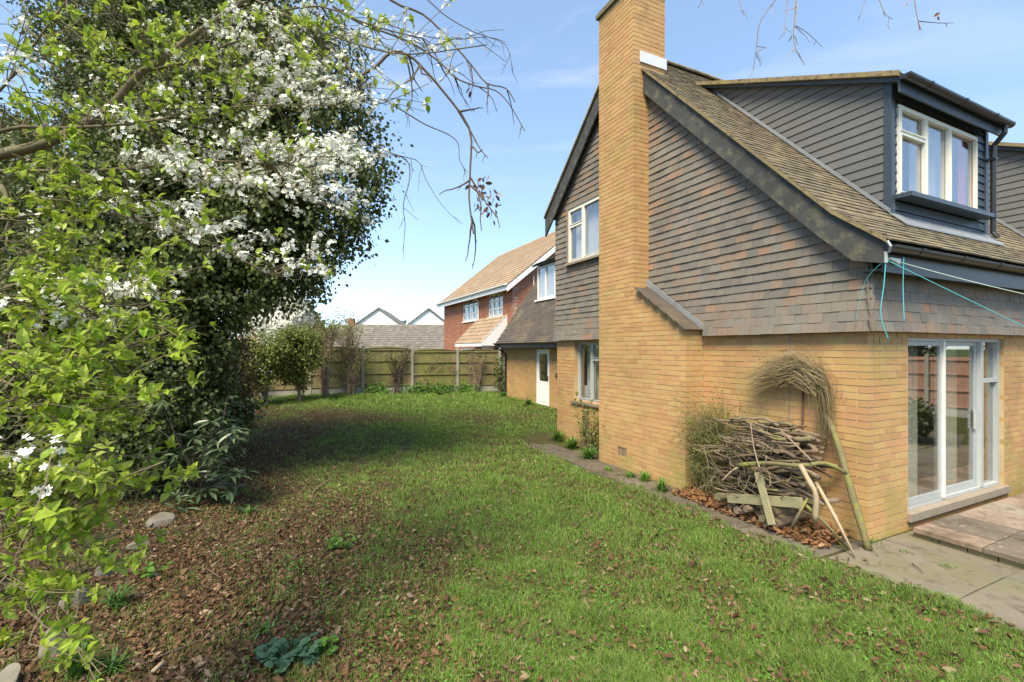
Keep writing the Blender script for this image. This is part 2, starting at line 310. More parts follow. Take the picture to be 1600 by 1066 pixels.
path = struct(path.build("path", m_pathc)); path.location = UV(0, 0, 0); path.rotation_euler = (0, 0, ROT)
def pave(parent, name, u0, u1, v0, v1, z0, z1, mat, jit=.008):
    mb = MB(); j = lambda: random.uniform(-jit, jit)
    c = [(u0, v0), (u1, v0), (u1, v1), (u0, v1)]; t = [z1 + j() * .5 for _ in c]; c = [(a + j() * .6, b + j() * .6) for a, b in c]
    i = 0; mb.v = [(a, b, z0) for a, b in c] + [(a, b, h) for (a, b), h in zip(c, t)]
    mb.f = [(4, 5, 6, 7), (0, 1, 5, 4), (1, 2, 6, 5), (2, 3, 7, 6), (3, 0, 4, 7)]
    return mb.build(name, mat, parent)
v = 6.75
while v > .1:
    w = random.uniform(.75, 1.15); pave(path, "concrete_slab", -.93 + random.uniform(-.05, .05), -.38, max(v - w, 0) + .012, v, -.05, .018, m_pathc); v -= w
for v0, v1 in ((-.95, -.03), (-2.0, -.965), (-3.0, -2.015), (-3.98, -3.015)):
    u = -.74
    for w in (1.0, .75, 1.1, .9, 1.2, .9, 1.1, 1.2): pave(path, "concrete_slab", u + (random.uniform(-.05, .03) if u < -.7 else 0), u + w - .012, v0, v1, -.05, .016, m_conc); u += w
rp = MB(); rp.box(.66, 7.0, -1.22, -.13, .0, .074); rp = struct(rp.build("raised_patio", m_mortar)); rp.location = UV(0, 0, 0); rp.rotation_euler = (0, 0, ROT)
for i in range(5): pave(rp, "riser_block", .62, .72, -1.24 + i * .224, -1.24 + i * .224 + .215, .0, .074, m_riser, .003)
for j, (v0, v1) in enumerate(((-1.26, -.70), (-.69, -.14))):
    u = .58 - (.25 if j else 0); u = max(u, .58)
    for i, w in enumerate((.6, .62, .6, .45, .75, .6, .6, .6, .6)):
        w2 = w * (.55 if (j and i == 0) else 1); pave(rp, "paving_slab", u, u + w2 - .012, v0, v1, .076, .122, m_slab if j and i != 1 else m_slabd, .006); u += w2

# ------------------------------------------------------------------ the house
house = thing("brick_house", "yellow brick house with tile hung gable, tall chimney and dark boarded dormers", "house", UV(0, 0, 0), ROT)
class Pieces:
    def __init__(s, name, dims, mat, limit, rest):
        s.n, s.dims, s.mat, s.limit, s.rest, s.rec = name, dims, mat, limit, rest, []
    def add(s, parent, pos, w, th, tilt=0., pick=True, wz=1.): s.rec.append((parent, pos, w, th, tilt, pick, wz))
    def finish(s, root_mw):
        W, D, H = s.dims; bx = MB(); bx.box(-W / 2, W / 2, 0, D, -H / 2, H / 2)
        base = np.array(bx.v); faces = np.array(bx.f); scores = []
        for i, (pa, pos, w, th, tilt, pick, wz) in enumerate(s.rec):
            wp = root_mw @ Vector(pos); px, py = proj(wp); n = root_mw.to_3x3() @ (Euler((tilt, 0, th)).to_matrix() @ Vector((0, -1, 0)))
            view = Vector((0, 0, CAMH)) - wp; d = view.length; c = n.dot(view) / d
            ok = pick and wp.y > .5 and -10 < px < 1605 and -10 < py < 1070 and c > .05
            scores.append(c * w / d ** 2 if ok else -1)
        order = sorted(range(len(s.rec)), key=lambda i: -scores[i]); single = {i for i in order[:s.limit] if scores[i] > 0}
        me = bpy.data.meshes.new(s.n); me.from_pydata(bx.v, [], bx.f); me.materials.append(s.mat)
        groups = {}
        for i, (pa, pos, w, th, tilt, pick, wz) in enumerate(s.rec):
            if i in single:
                o = bpy.data.objects.new(s.n, me); COL.objects.link(o); o.parent = pa; o.location = pos; o.rotation_euler = (tilt, 0, th); o.scale = (w / W, 1, wz)
            else: groups.setdefault(pa, []).append(i)
        for pa, ids in groups.items():
            pos = np.array([s.rec[i][1] for i in ids]); Rm = np.array([np.array(Euler((s.rec[i][4], 0, s.rec[i][3])).to_matrix()) for i in ids])
            sc = np.array([(s.rec[i][2] / W, 1, s.rec[i][6]) for i in ids])
            V, F = scatter(base, faces, pos, Rm, sc); link(s.rest, npmesh(s.rest, V, F), s.mat, pa, stuff=True)
def lay_bricks(pc, parent, o, th, z0, z1, ivs, off0=0., pick=lambda s_, z: True, h=.075, bl=.225, jt=.0105, thick=.1025):
    cx, sx = math.cos(th), math.sin(th); n = (sx, -cx); k = 0; z = z0
    while z < z1 - .02:
        zc_ = z + h / 2
        for a0, a1 in ivs(k, zc_):
            off = off0 + (k % 2) * bl / 2; s_ = off + math.floor((a0 - off) / bl) * bl
            while s_ < a1:
                a, b = max(s_, a0), min(s_ + bl - jt, a1); b = a1 if a1 - b < jt + .002 else b
                if b - a > .02:
                    c = (a + b) / 2; j = random.uniform(-.0015, .002)
                    pc.add(parent, (o[0] + cx * c + n[0] * j, o[1] + sx * c + n[1] * j, zc_ + random.uniform(-.001, .001)), b - a, th + random.uniform(-.004, .004), random.uniform(-.006, .006), pick(c, zc_))
                s_ += bl
        z += h; k += 1
bricks = Pieces("brick", (.2145, .1, .0645), m_brick, 300, "brickwork")
LIM_V0, ST_V0, ST_V1, CH_U = 2.14, 3.25, 4.19, -.36
def cells(mb, a0, a1, z0, z1, holes, emit):
    xs = sorted({a0, a1, *[h for q in holes for h in q[:2]]}); zs = sorted({z0, z1, *[h for q in holes for h in q[2:]]})
    for i in range(len(xs) - 1):
        for j in range(len(zs) - 1):
            cx_, cz_ = (xs[i] + xs[i + 1]) / 2, (zs[j] + zs[j + 1]) / 2
            if any(q[0] < cx_ < q[1] and q[2] < cz_ < q[3] for q in holes): continue
            emit(xs[i], xs[i + 1], zs[j], zs[j + 1])
LW = (4.42, 5.56, .95, 2.20)     # lower gable window v0 v1 z0 z1
UW = (4.45, 5.70, 3.87, 5.02)    # upper gable window
PD = (.80, 3.26, .13, 2.19)      # patio door u0 u1 z0 z1
def sub_iv(a0, a1, cuts):
    out = [(a0, a1)]
    for c0, c1 in cuts: out = [q for s_, e in out for q in ((s_, min(e, c0)), (max(s_, c1), e)) if q[1] - q[0] > .01]
    return out
# gable wall
g = MB(); cells(g, .007, 6.24, -.1, 2.3, [LW], lambda a, b, c, d: g.box(.005, .24, a, b, c, d))
gable = g.build("gable_wall", m_mortar, house)
def iv_g(k, z):
    a = 0. if k % 2 == 0 else .1125
    cuts = [(LIM_V0 + .01, ST_V1 - .01)] + ([(LW[0] - .0, LW[1] + .0)] if LW[2] < z < LW[3] else [])
    return [(-b, -a_) for a_, b in sub_iv(a, 6.24, cuts)]
lay_bricks(bricks, gable, (0, 0), -math.pi / 2, .0, 2.26, iv_g, pick=lambda s_, z: not (.2 < -s_ < 1.75 and z < 1.1) and not (1.4 < -s_ < 2.2 and z < 1.45))
# door wall
d_ = MB(); cells(d_, .25, 12, -.1, 2.3, [PD], lambda a, b, c, d: d_.box(a, b, .005, .24, c, d))
dwall = d_.build("door_wall", m_mortar, house)
lay_bricks(bricks, dwall, (0, 0), 0, .0, 2.26, lambda k, z: sub_iv(0. if k % 2 else .1125, 9, [(PD[0], PD[1])] if PD[2] - .03 < z < PD[3] else []))
# hidden walls and rooms
ow = MB(); ow.box(.24, 12, 6.0, 6.24, -.1, 5.1); ow.box(11.76, 12, .24, 6.0, -.1, 5.1); ow.box(.3, 11.7, .3, 5.95, 2.42, 2.6); ow.build("rear_wall", m_mortar, house)
rm = MB(); rm.box(.25, 5.2, 4.3, 4.4, .1, 2.42); rm.box(5.1, 5.2, .26, 4.3, .1, 2.42); rm.box(.245, .26, .25, 4.3, .1, 2.42); rm.build("interior_wall", m_int, house)
MB().box(.26, 5.1, .1, 4.3, .0, .125).build("interior_floor", m_carpet, house)
# chimney
c = MB(); i_ = .0045
c.box(CH_U + i_, -.0, LIM_V0 + i_, ST_V1 - i_, -.1, 2.33)
c.prism([(LIM_V0 + i_, 2.33), (ST_V1 - i_, 2.33), (ST_V1 - i_, 3.07), (ST_V0 + i_, 3.07)], CH_U + i_, 0, lambda a, p, q: (a, p, q))
c.box(CH_U + i_, .32 - i_, ST_V0 + i_, ST_V1 - i_, 3.07, 8.06)
chim = c.build("chimney", m_mortar, house)
def vlim(z): return LIM_V0 if z < 2.33 else (ST_V0 if z > 3.07 else LIM_V0 + (ST_V0 - LIM_V0) * (z - 2.33) / .74)
def alt(a, b, k, even): e = .1125 if (k % 2 == 0) != even else 0.; return [(a + e, b - e)]
VENT = (3.42, 3.66, .22, .37)
def iv_cf(k, z):
    q = sub_iv(vlim(z) + (0 if k % 2 == 0 else .1125), ST_V1 - (0 if k % 2 == 0 else .1125), [VENT[:2]] if VENT[2] < z < VENT[3] else [])
    return [(-b, -a) for a, b in q]
lay_bricks(bricks, chim, (CH_U, 0), -math.pi / 2, 0, 8.04, iv_cf)
lay_bricks(bricks, chim, (0, LIM_V0), 0, 0, 2.33, lambda k, z: [(CH_U + (.1125 if k % 2 == 0 else 0), -.003)], CH_U)
lay_bricks(bricks, chim, (0, ST_V0), 0, 3.0, 8.04, lambda k, z: alt(CH_U, .32, k, False), CH_U)
lay_bricks(bricks, chim, (0, ST_V1), math.pi, 0, 8.04, lambda k, z: [(-.32 + (.1125 if k % 2 == 0 else 0) if z > 2.4 else .003, .36 - (.1125 if k % 2 == 0 else 0))])
lay_bricks(bricks, chim, (.32, 0), math.pi / 2, 5.7, 8.04, lambda k, z: [(ST_V0 + (0 if k % 2 == 0 else .1125), ST_V1 - (0 if k % 2 == 0 else .1125))])
cp = MB(); cp.box(CH_U - .045, .365, ST_V0 - .045, ST_V1 + .045, 8.06, 8.13); cp.box(CH_U, .32, ST_V0, ST_V1, 8.13, 8.2); cp.build("chimney_cap", m_conc, chim)
va = MB(); va.box(CH_U + .02, CH_U + .05, VENT[0], VENT[1], VENT[2], VENT[3])
for k in range(7): va.box(CH_U + .001, CH_U + .02, VENT[0] + .01 + k * .033, VENT[0] + .026 + k * .033, VENT[2] + .008, VENT[3] - .008)
va.box(CH_U + .0, CH_U + .02, VENT[0], VENT[1], VENT[3] - .012, VENT[3]); va.build("air_vent", m_vent, chim)
# shoulder tiles on the chimney breast
sh = Pieces("shoulder_tile", (.165, .014, .17), m_wtile, 300, "shoulder_tiling")
sl = math.atan2(.74, ST_V0 - LIM_V0); L = math.hypot(.74, ST_V0 - LIM_V0)
for r in range(11):
    s_ = -.03 + r * .112
    for q in range(3):
        sh.add(chim, (-.34 + q * .16 + (.0 if r % 2 else -.02), LIM_V0 + (s_ + .06) * math.cos(sl) - .03 * math.sin(sl), 2.335 + (s_ + .06) * math.sin(sl) + .03 * math.cos(sl)), .156, 0, -(math.pi / 2 - sl + R(5)) + R(8))
fl = MB(); fl.prism([(-.02, .03), (L + .02, .03), (L + .02, .16), (-.02, .16)], .0, .0, lambda a, p, q: (0, 0, 0)); fl = MB()
fl.prism([(LIM_V0 - .06, 2.33), (ST_V0 + .01, 3.10), (ST_V0 + .01, 3.22), (LIM_V0 - .06, 2.40)], -.085, -.068, lambda a, p, q: (a, p, q)); fl.build("shoulder_flashing", m_lead, chim)
# hanging tiles
RV, RZ = 3.95, 7.46
def zr(v):
    if v > RV: return RZ - .944 * (v - RV)
    return 3.275 + 1.06 * v if v > .25 else 3.54 - .80 * (.25 - v)
def vr(z): return (z - 3.275) / 1.06 if z > 3.54 else .25 - (3.54 - z) / .8
tb = MB(); tq = lambda a, p, q: (a, p, q); zb_ = lambda v: RZ - .12 - .91 * (v - RV)
tb.prism([(.02, 2.3), (UW[0], 2.3), (UW[0], zb_(UW[0])), (RV, RZ - .12), (.35, 3.5), (.02, 3.2)], -.012, .2, tq)
tb.prism([(UW[1], 2.3), (6.2, 2.3), (6.2, zb_(6.2)), (UW[1], zb_(UW[1]))], -.012, .2, tq)
tb.prism([(UW[0], 2.3), (UW[1], 2.3), (UW[1], UW[2]), (UW[0], UW[2])], -.012, .2, tq)
tb.prism([(UW[0], UW[3]), (UW[1], UW[3]), (UW[1], zb_(UW[1])), (UW[0], zb_(UW[0]))], -.012, .2, tq)
tilewall = tb.build("tile_hanging", m_black, house)
hang = Pieces("hanging_tile", (.163, .013, .150), m_hang, 300, "tile_cladding")
GA = .113
def lay_tiles(pc, parent, o, th, z0, z1, ivs, flare=0., lead=.035, w=.165, pick=lambda s_, z: True):
    cx, sx = math.cos(th), math.sin(th); n = (sx, -cx); k = 0; z = z0
    while z < z1:
        out = lead + flare * max(0, 1 - (z - z0) / .45) ** 1.5; tl = -(.135 + flare * 1.1 * max(0, 1 - (z - z0) / .45))
        for a0, a1 in ivs(k, z + .06):
            s_ = math.floor(a0 / w) * w - (k % 2) * w / 2
            while s_ < a1:
                a, b = max(s_, a0), min(s_ + w - .003, a1)
                if b - a > .025:
                    c_ = (a + b) / 2; j = random.uniform(-.003, .003)
                    pc.add(parent, (o[0] + cx * c_ + n[0] * (out + j), o[1] + sx * c_ + n[1] * (out + j), z + .07 + random.uniform(-.002, .002)), b - a, th + random.uniform(-.006, .006), tl + random.uniform(-.02, .02), pick(c_, z))
                s_ += w
        z += GA; k += 1
def iv_t(k, z):
    a = vr(z + .06) if z > 3.05 else -.05
    if z > 3.05 and z < 3.3: a = max(a, -.05)
    b = min(6.26, RV + (RZ - z - .06) / .944)
    q = sub_iv(max(a, -(.062 + .05 * max(0, 1 - (z - 2.3) / .45) ** 1.5)) if z > 3.05 else -(.062 + .05 * max(0, 1 - (z - 2.3) / .45) ** 1.5), b, [(ST_V0 + .01, ST_V1 - .01)] + ([(LIM_V0, ST_V1)] if z < 2.33 else []) + ([(vlim(z) - .06, ST_V1)] if z < 3.1 else []) + ([(UW[0], UW[1])] if UW[2] < z < UW[3] + .03 else []))
    return [(-y, -x) for x, y in q]
lay_tiles(hang, tilewall, (0, 0), -math.pi / 2, 2.235, 7.4, iv_t, .05)
lay_tiles(hang, tilewall, (0, 0), 0, 2.235, 2.82, lambda k, z: [(-(.062 + .05 * max(0, 1 - (z - 2.3) / .45) ** 1.5), 11)], .05)
MB().box(-.02, 11.9, .01, .2, 2.3, 2.95).build("tile_backing", m_black, house)
# roof
rb = MB()
def slope_slab(mb, pts, u0, u1, th=.10): mb.prism([(p, q - .02) for p, q in pts] + [(p, q - th) for p, q in reversed(pts)], u0, u1, lambda a, p, q: (a, p, q))
slope_slab(rb, [(-.24, zr(-.24)), (.25, zr(.25)), (RV, RZ), (6.45, zr(6.45))], -.15, 12.1)
roof = rb.build("roof", m_black, house)
rt = Pieces("roof_tile", (.165, .017, .16), m_rtile, 300, "roof_tiling")
DORM = [(1.28, 3.88), (6.0, 8.6)]; DV = .40
def roof_row(v0, z0, sl, up, th, k, ua, ub, cuts):
    for a0, a1 in sub_iv(ua, ub, cuts):
        s_ = ua - (k % 2) * .0825 + math.floor((a0 - ua) / .165) * .165
        while s_ < a1:
            a, b = max(s_, a0), min(s_ + .162, a1)
            if b - a > .03:
                sg = 1 if th == 0 else -1
                rt.add(roof, ((a + b) / 2, v0 - sg * .016 * math.sin(sl) * 1, z0 + .016 * math.cos(sl) + random.uniform(-.003, .003)), b - a, th, -(math.pi / 2 - sl + R(6.5)) + random.uniform(-.025, .025))
            s_ += .165
d0 = 0.; k = 0
prof = [(-.27, zr(-.27)), (.25, zr(.25)), (RV, RZ)]
for (va_, za_), (vb_, zb_) in zip(prof[:-1], prof[1:]):
    Ls = math.hypot(vb_ - va_, zb_ - za_); s_ = .05 if va_ < 0 else .06; sl_ = math.atan2(zb_ - za_, vb_ - va_)
    while s_ < Ls:
        f = s_ / Ls; vv, zz = va_ + (vb_ - va_) * f, za_ + (zb_ - za_) * f
        cuts = [(a + .0, b - .0) for a, b in DORM] if .46 < vv < 3.0 else []
        if vv > 2.9: cuts = []
        roof_row(vv, zz, sl_, 1, 0, k, -.20, 12.1, cuts + ([(-.2, .34)] if ST_V0 - .03 < vv else [])); s_ += .1; k += 1
Ls = math.hypot(2.5, 2.36); sl_ = math.atan2(.944, 1); s_ = .08
while s_ < Ls:
    vv = 6.45 - 2.5 * s_ / Ls; roof_row(vv, zr(vv), sl_, 1, math.pi, k, -.20, 12.1, [(-.2, .34)] if vv < ST_V1 + .03 else []); s_ += .1; k += 1
rdg = MB(); pts = [(.13 * math.sin(t), .13 * math.cos(t)) for t in np.linspace(-1.2, 1.2, 7)]
rdg.prism(pts + [(.11 * math.sin(t), .11 * math.cos(t) - .015) for t in np.linspace(1.2, -1.2, 7)], 0, .43, lambda x, p, q: (x, p, q)); r0 = rdg.build("ridge_tile", m_rtile, roof)
for i in range(27):
    o = r0 if i == 0 else r0.copy()
    if i: COL.objects.link(o)
    o.location = (.36 + i * .435, RV, RZ - .05 + random.uniform(-.006, .006))
fb = MB(); fb.box(CH_U + .13, .345, ST_V0 - .02, ST_V0 - .004, 6.80, 6.98); fb.build("chimney_flashing", m_leadw, chim)
# bargeboards, soffit, fascia, gutters
def T3(a, p, q): return (a, p, q)
bb = MB(); bb.prism([(-.25, zr(-.25) - .03), (.25, zr(.25) - .035), (ST_V0 + .25, zr(ST_V0 + .25) - .035), (ST_V0 + .25, zr(ST_V0 + .25) - .41), (.42, zr(.42) - .41), (.06, 2.97), (-.22, 2.90)], -.165, -.125, T3)
bb.build("bargeboard", m_barge, house, label="mossy right hand bargeboard")
bb = MB(); bb.prism([(ST_V1 - .2, zr(ST_V1 - .2) - .035), (6.5, zr(6.5) - .035), (6.5, zr(6.5) - .44), (6.3, zr(6.3) - .44), (ST_V1 - .2, zr(ST_V1 - .2) - .38)], -.165, -.125, T3)
bb.build("bargeboard", m_barge, house)
vg = MB(); vg.prism([(-.26, zr(-.26) + .012), (.25, zr(.25) + .012), (RV - .68, zr(RV - .68) + .012), (RV - .68, zr(RV - .68) - .034), (.25, zr(.25) - .034), (-.26, zr(-.26) - .034)], -.205, -.150, T3); vg.build("verge", m_verge, roof)
vg = MB(); vg.prism([(ST_V1 + .01, zr(ST_V1) + .0), (6.5, zr(6.5) + .005), (6.5, zr(6.5) - .034), (ST_V1 + .01, zr(ST_V1) - .034)], -.205, -.150, T3); vg.build("verge", m_verge, roof)
sf = MB(); sf.prism([(-.15, 3.02), (.25, zr(.25) - .13), (RV, RZ - .14), (6.4, zr(6.4) - .14), (6.4, zr(6.4) - .16), (RV, RZ - .16), (.25, zr(.25) - .15), (-.15, 3.0)], -.13, .0, T3); sf.build("soffit", m_barge, house)
MB().box(-.12, 12, -.21, -.18, 2.82, 3.05).build("fascia", m_black, house)
MB().box(-.12, 12, -.18, .0, 2.84, 2.86).build("eaves_soffit", m_black, house)
def gutter(name, parent, a0, a1, c0, z, T, r=.056, mat=m_black):
    out = [(c0 + r * math.cos(t), z + r * math.sin(t)) for t in np.linspace(math.pi, 2 * math.pi, 9)]
    inn = [(c0 + (r - .006) * math.cos(t), z + (r - .006) * math.sin(t)) for t in np.linspace(2 * math.pi, math.pi, 9)]
    mb = MB(); mb.prism(out + inn, a0, a1, T)
    disc = [(c0 + (r - .006) * math.cos(t), z - .001 + (r - .006) * math.sin(t)) for t in np.linspace(math.pi, 2 * math.pi, 9)]
    for a in (a0 + .004, a1 - .012): mb.prism(disc, a, a + .006, T)
    rr = r + .008; ring = [(c0 + rr * math.cos(t), z + .004 + rr * math.sin(t)) for t in np.linspace(math.pi, 2 * math.pi, 9)] + [(c0 + (r + .001) * math.cos(t), z + .004 + (r + .001) * math.sin(t)) for t in np.linspace(2 * math.pi, math.pi, 9)]
    x = a0 + .5
    while x < a1: mb.prism(ring, x, x + .05, T); x += .9
    return mb.build(name, mat, parent)
gutter("gutter", house, -.17, 11.9, -.275, 3.065, T3, .06)
# windows
def win(parent, name, T, w, h, z0, bars_v, bars_h, fr, mats, fw=.05, dep=.07, sill=None, gl=m_glass, curtains=(), recess=.03):
    """frame in T(s, d, z) with s along the wall, d inwards; bars_v: list of s; bars_h: list of (s0, s1, z)"""
    mb = MB()
    mb.box(0, fw, recess, recess + dep, z0, z0 + h, T); mb.box(w - fw, w, recess, recess + dep, z0, z0 + h, T)
    mb.box(fw, w - fw, recess, recess + dep, z0, z0 + fw, T); mb.box(fw, w - fw, recess, recess + dep, z0 + h - fw, z0 + h, T)
    xs = [fw] + sorted(bars_v) + [w - fw]
    for b in bars_v: mb.box(b - fr / 2, b + fr / 2, recess + .003, recess + dep - .003, z0 + fw, z0 + h - fw, T)
    for a, b, z in bars_h: mb.box(a, b, recess + .006, recess + dep - .006, z - fr / 2, z + fr / 2, T)
    f = mb.build(name, mats, parent)
    edges = [fw] + sorted(bars_v) + [w - fw]
    for a, b in zip(edges[:-1], edges[1:]):
        zs = sorted([z for x0, x1, z in bars_h if x0 <= a + .06 and x1 >= b - .06]); zz = [z0 + fw] + zs + [z0 + h - fw]
        for c0, c1 in zip(zz[:-1], zz[1:]):
            p = MB(); p.box(a + .002, b - .002, recess + dep * .55, recess + dep * .55 + .005, c0 + .002, c1 - .002, T); p.build("pane", gl, f)
            sa, sb, q0, q1 = a + (fr / 2 if a > fw else 0), b - (fr / 2 if b < w - fw else 0), c0 + (fr / 2 if c0 > z0 + fw else 0), c1 - (fr / 2 if c1 < z0 + h - fw else 0); q = .014
            s_ = MB()
            for x0, x1, y0, y1 in ((sa + .001, sa + q, q0 + q, q1 - q), (sb - q, sb - .001, q0 + q, q1 - q), (sa + .001, sb - .001, q0 + .001, q0 + q), (sa + .001, sb - .001, q1 - q, q1 - .001)):
                s_.box(x0, x1, recess - .008, recess + dep * .5, y0, y1, T)
            s_.build("sash", mats, f)
    if sill: MB().box(-.06, w + .06, recess - sill[0], recess + .02, z0 - sill[1], z0 - .002, T).build("sill", sill[2], f)
    for a, b, d, mt in curtains:
        cu = MB(); n = max(6, int((b - a) / .03))
        for i in range(n):
            x0, x1 = a + (b - a) * i / n, a + (b - a) * (i + 1) / n; d0_, d1_ = d + .02 * math.sin(i * 1.9), d + .02 * math.sin((i + 1) * 1.9)
            cu.quad(T(x0, d0_, z0), T(x1, d1_, z0), T(x1, d1_, z0 + h), T(x0, d0_, z0 + h))
        cu.build("curtain", mt, f)
    return f
def TG(v1): return lambda s_, d, z: (d, v1 - s_, z)           # gable windows: s from the left as seen
def TD(u0): return lambda s_, d, z: (u0 + s_, d, z)
w_ = UW[1] - UW[0]
fu = win(house, "upper_window", lambda s_, d, z: (d - .05, UW[1] - s_, z), w_, UW[3] - UW[2], UW[2], [.55], [(.05, .55, UW[2] + .78)], .045, m_cream, .055, .06, (.07, .05, m_timber), curtains=((.06, w_ - .06, .16, m_net),), recess=.0)
sm = MB(); T = lambda s_, d, z: (d - .05, UW[1] - s_, z)
sm.box(-.055, -.002, -.015, .1, UW[2] - .05, UW[3] + .05, T); sm.box(-.002, w_, -.015, .1, UW[3] + .002, UW[3] + .05, T); sm.build("timber_surround", m_timber, fu)
w_ = LW[1] - LW[0]
win(house, "lower_window", lambda s_, d, z: (d + .10, LW[1] - s_, z), w_, LW[3] - LW[2], LW[2], [.50], [(.50, w_ - .04, LW[3] - .36)], .045, m_alu, .05, .06, (.15, .05, m_conc), curtains=((.06, .48, .2, m_curt),), recess=.0)
MB().box(.2, .24, LW[1] - .42, LW[1] - .1, LW[2], LW[2] + .32).build("paper_sheet", m_net, house)
MB().box(.5, .52, 4.35, 5.9, .7, 2.35).build("room_screen", m_int, house)
# patio doors
w_ = PD[1] - PD[0]
pd = MB(); T = TD(PD[0]); z0, z1 = PD[2] + .07, PD[3]
pd.box(.0, .045, .05, .16, z0, z1, T); pd.box(w_ - .05, w_, .05, .16, z0, z1, T); pd.box(.045, w_ - .05, .05, .16, z1 - .05, z1, T); pd.box(.045, w_ - .05, .05, .16, z0, z0 + .04, T)
pd.box(1.89, 1.96, .04, .17, z0 + .04, z1 - .05, T); pd.box(1.96, w_ - .05, .055, .155, 1.60, 1.65, T)
pdo = pd.build("patio_door", m_alu, house)
for a, b, y0 in ((.046, .90, .05), (.86, 1.888, .085)):
    s_ = MB(); s_.box(a, a + .06, y0, y0 + .03, z0 + .045, z1 - .055, T); s_.box(b - .06, b, y0, y0 + .03, z0 + .045, z1 - .055, T)
    s_.box(a + .06, b - .06, y0 + .002, y0 + .028, z0 + .045, z0 + .13, T); s_.box(a + .06, b - .06, y0 + .002, y0 + .028, z1 - .105, z1 - .055, T); s_.build("sliding_sash", m_alu, pdo)
    MB().box(a + .061, b - .061, y0 + .012, y0 + .018, z0 + .131, z1 - .106, T).build("pane", m_glassd, pdo)
wj = MB(); wj.box(.885, .93, .03, .084, z0 + .04, z1 - .052, T); wj.build("door_jamb", m_cream, pdo)
MB().box(1.961, w_ - .051, .10, .106, z0 + .041, 1.599, T).build("pane", m_glassd, pdo); MB().box(1.961, w_ - .051, .10, .106, 1.651, z1 - .051, T).build("pane", m_glassd, pdo)
MB().box(1.80, 1.83, .06, .083, 1.0, 1.25, T).build("handle", m_alu, pdo)
MB().box(-.03, w_ + .06, -.045, .16, .112, z0 - .002, T).build("door_sill", m_timber, pdo)
for a, b, dpt in ((.10, .32, .3), (.62, .86, .3), (1.5, 1.9, .3)):
    cu = MB(); n = 16
    for i in range(n):
        x0, x1 = a + (b - a) * i / n, a + (b - a) * (i + 1) / n; e0, e1 = dpt + .03 * math.sin(i * 1.7), dpt + .03 * math.sin((i + 1) * 1.7)
        cu.quad(T(x0, e0, .16), T(x1, e1, .16), T(x1, e1, 2.2), T(x0, e0, 2.2))
    cu.build("curtain", m_curt, pdo)
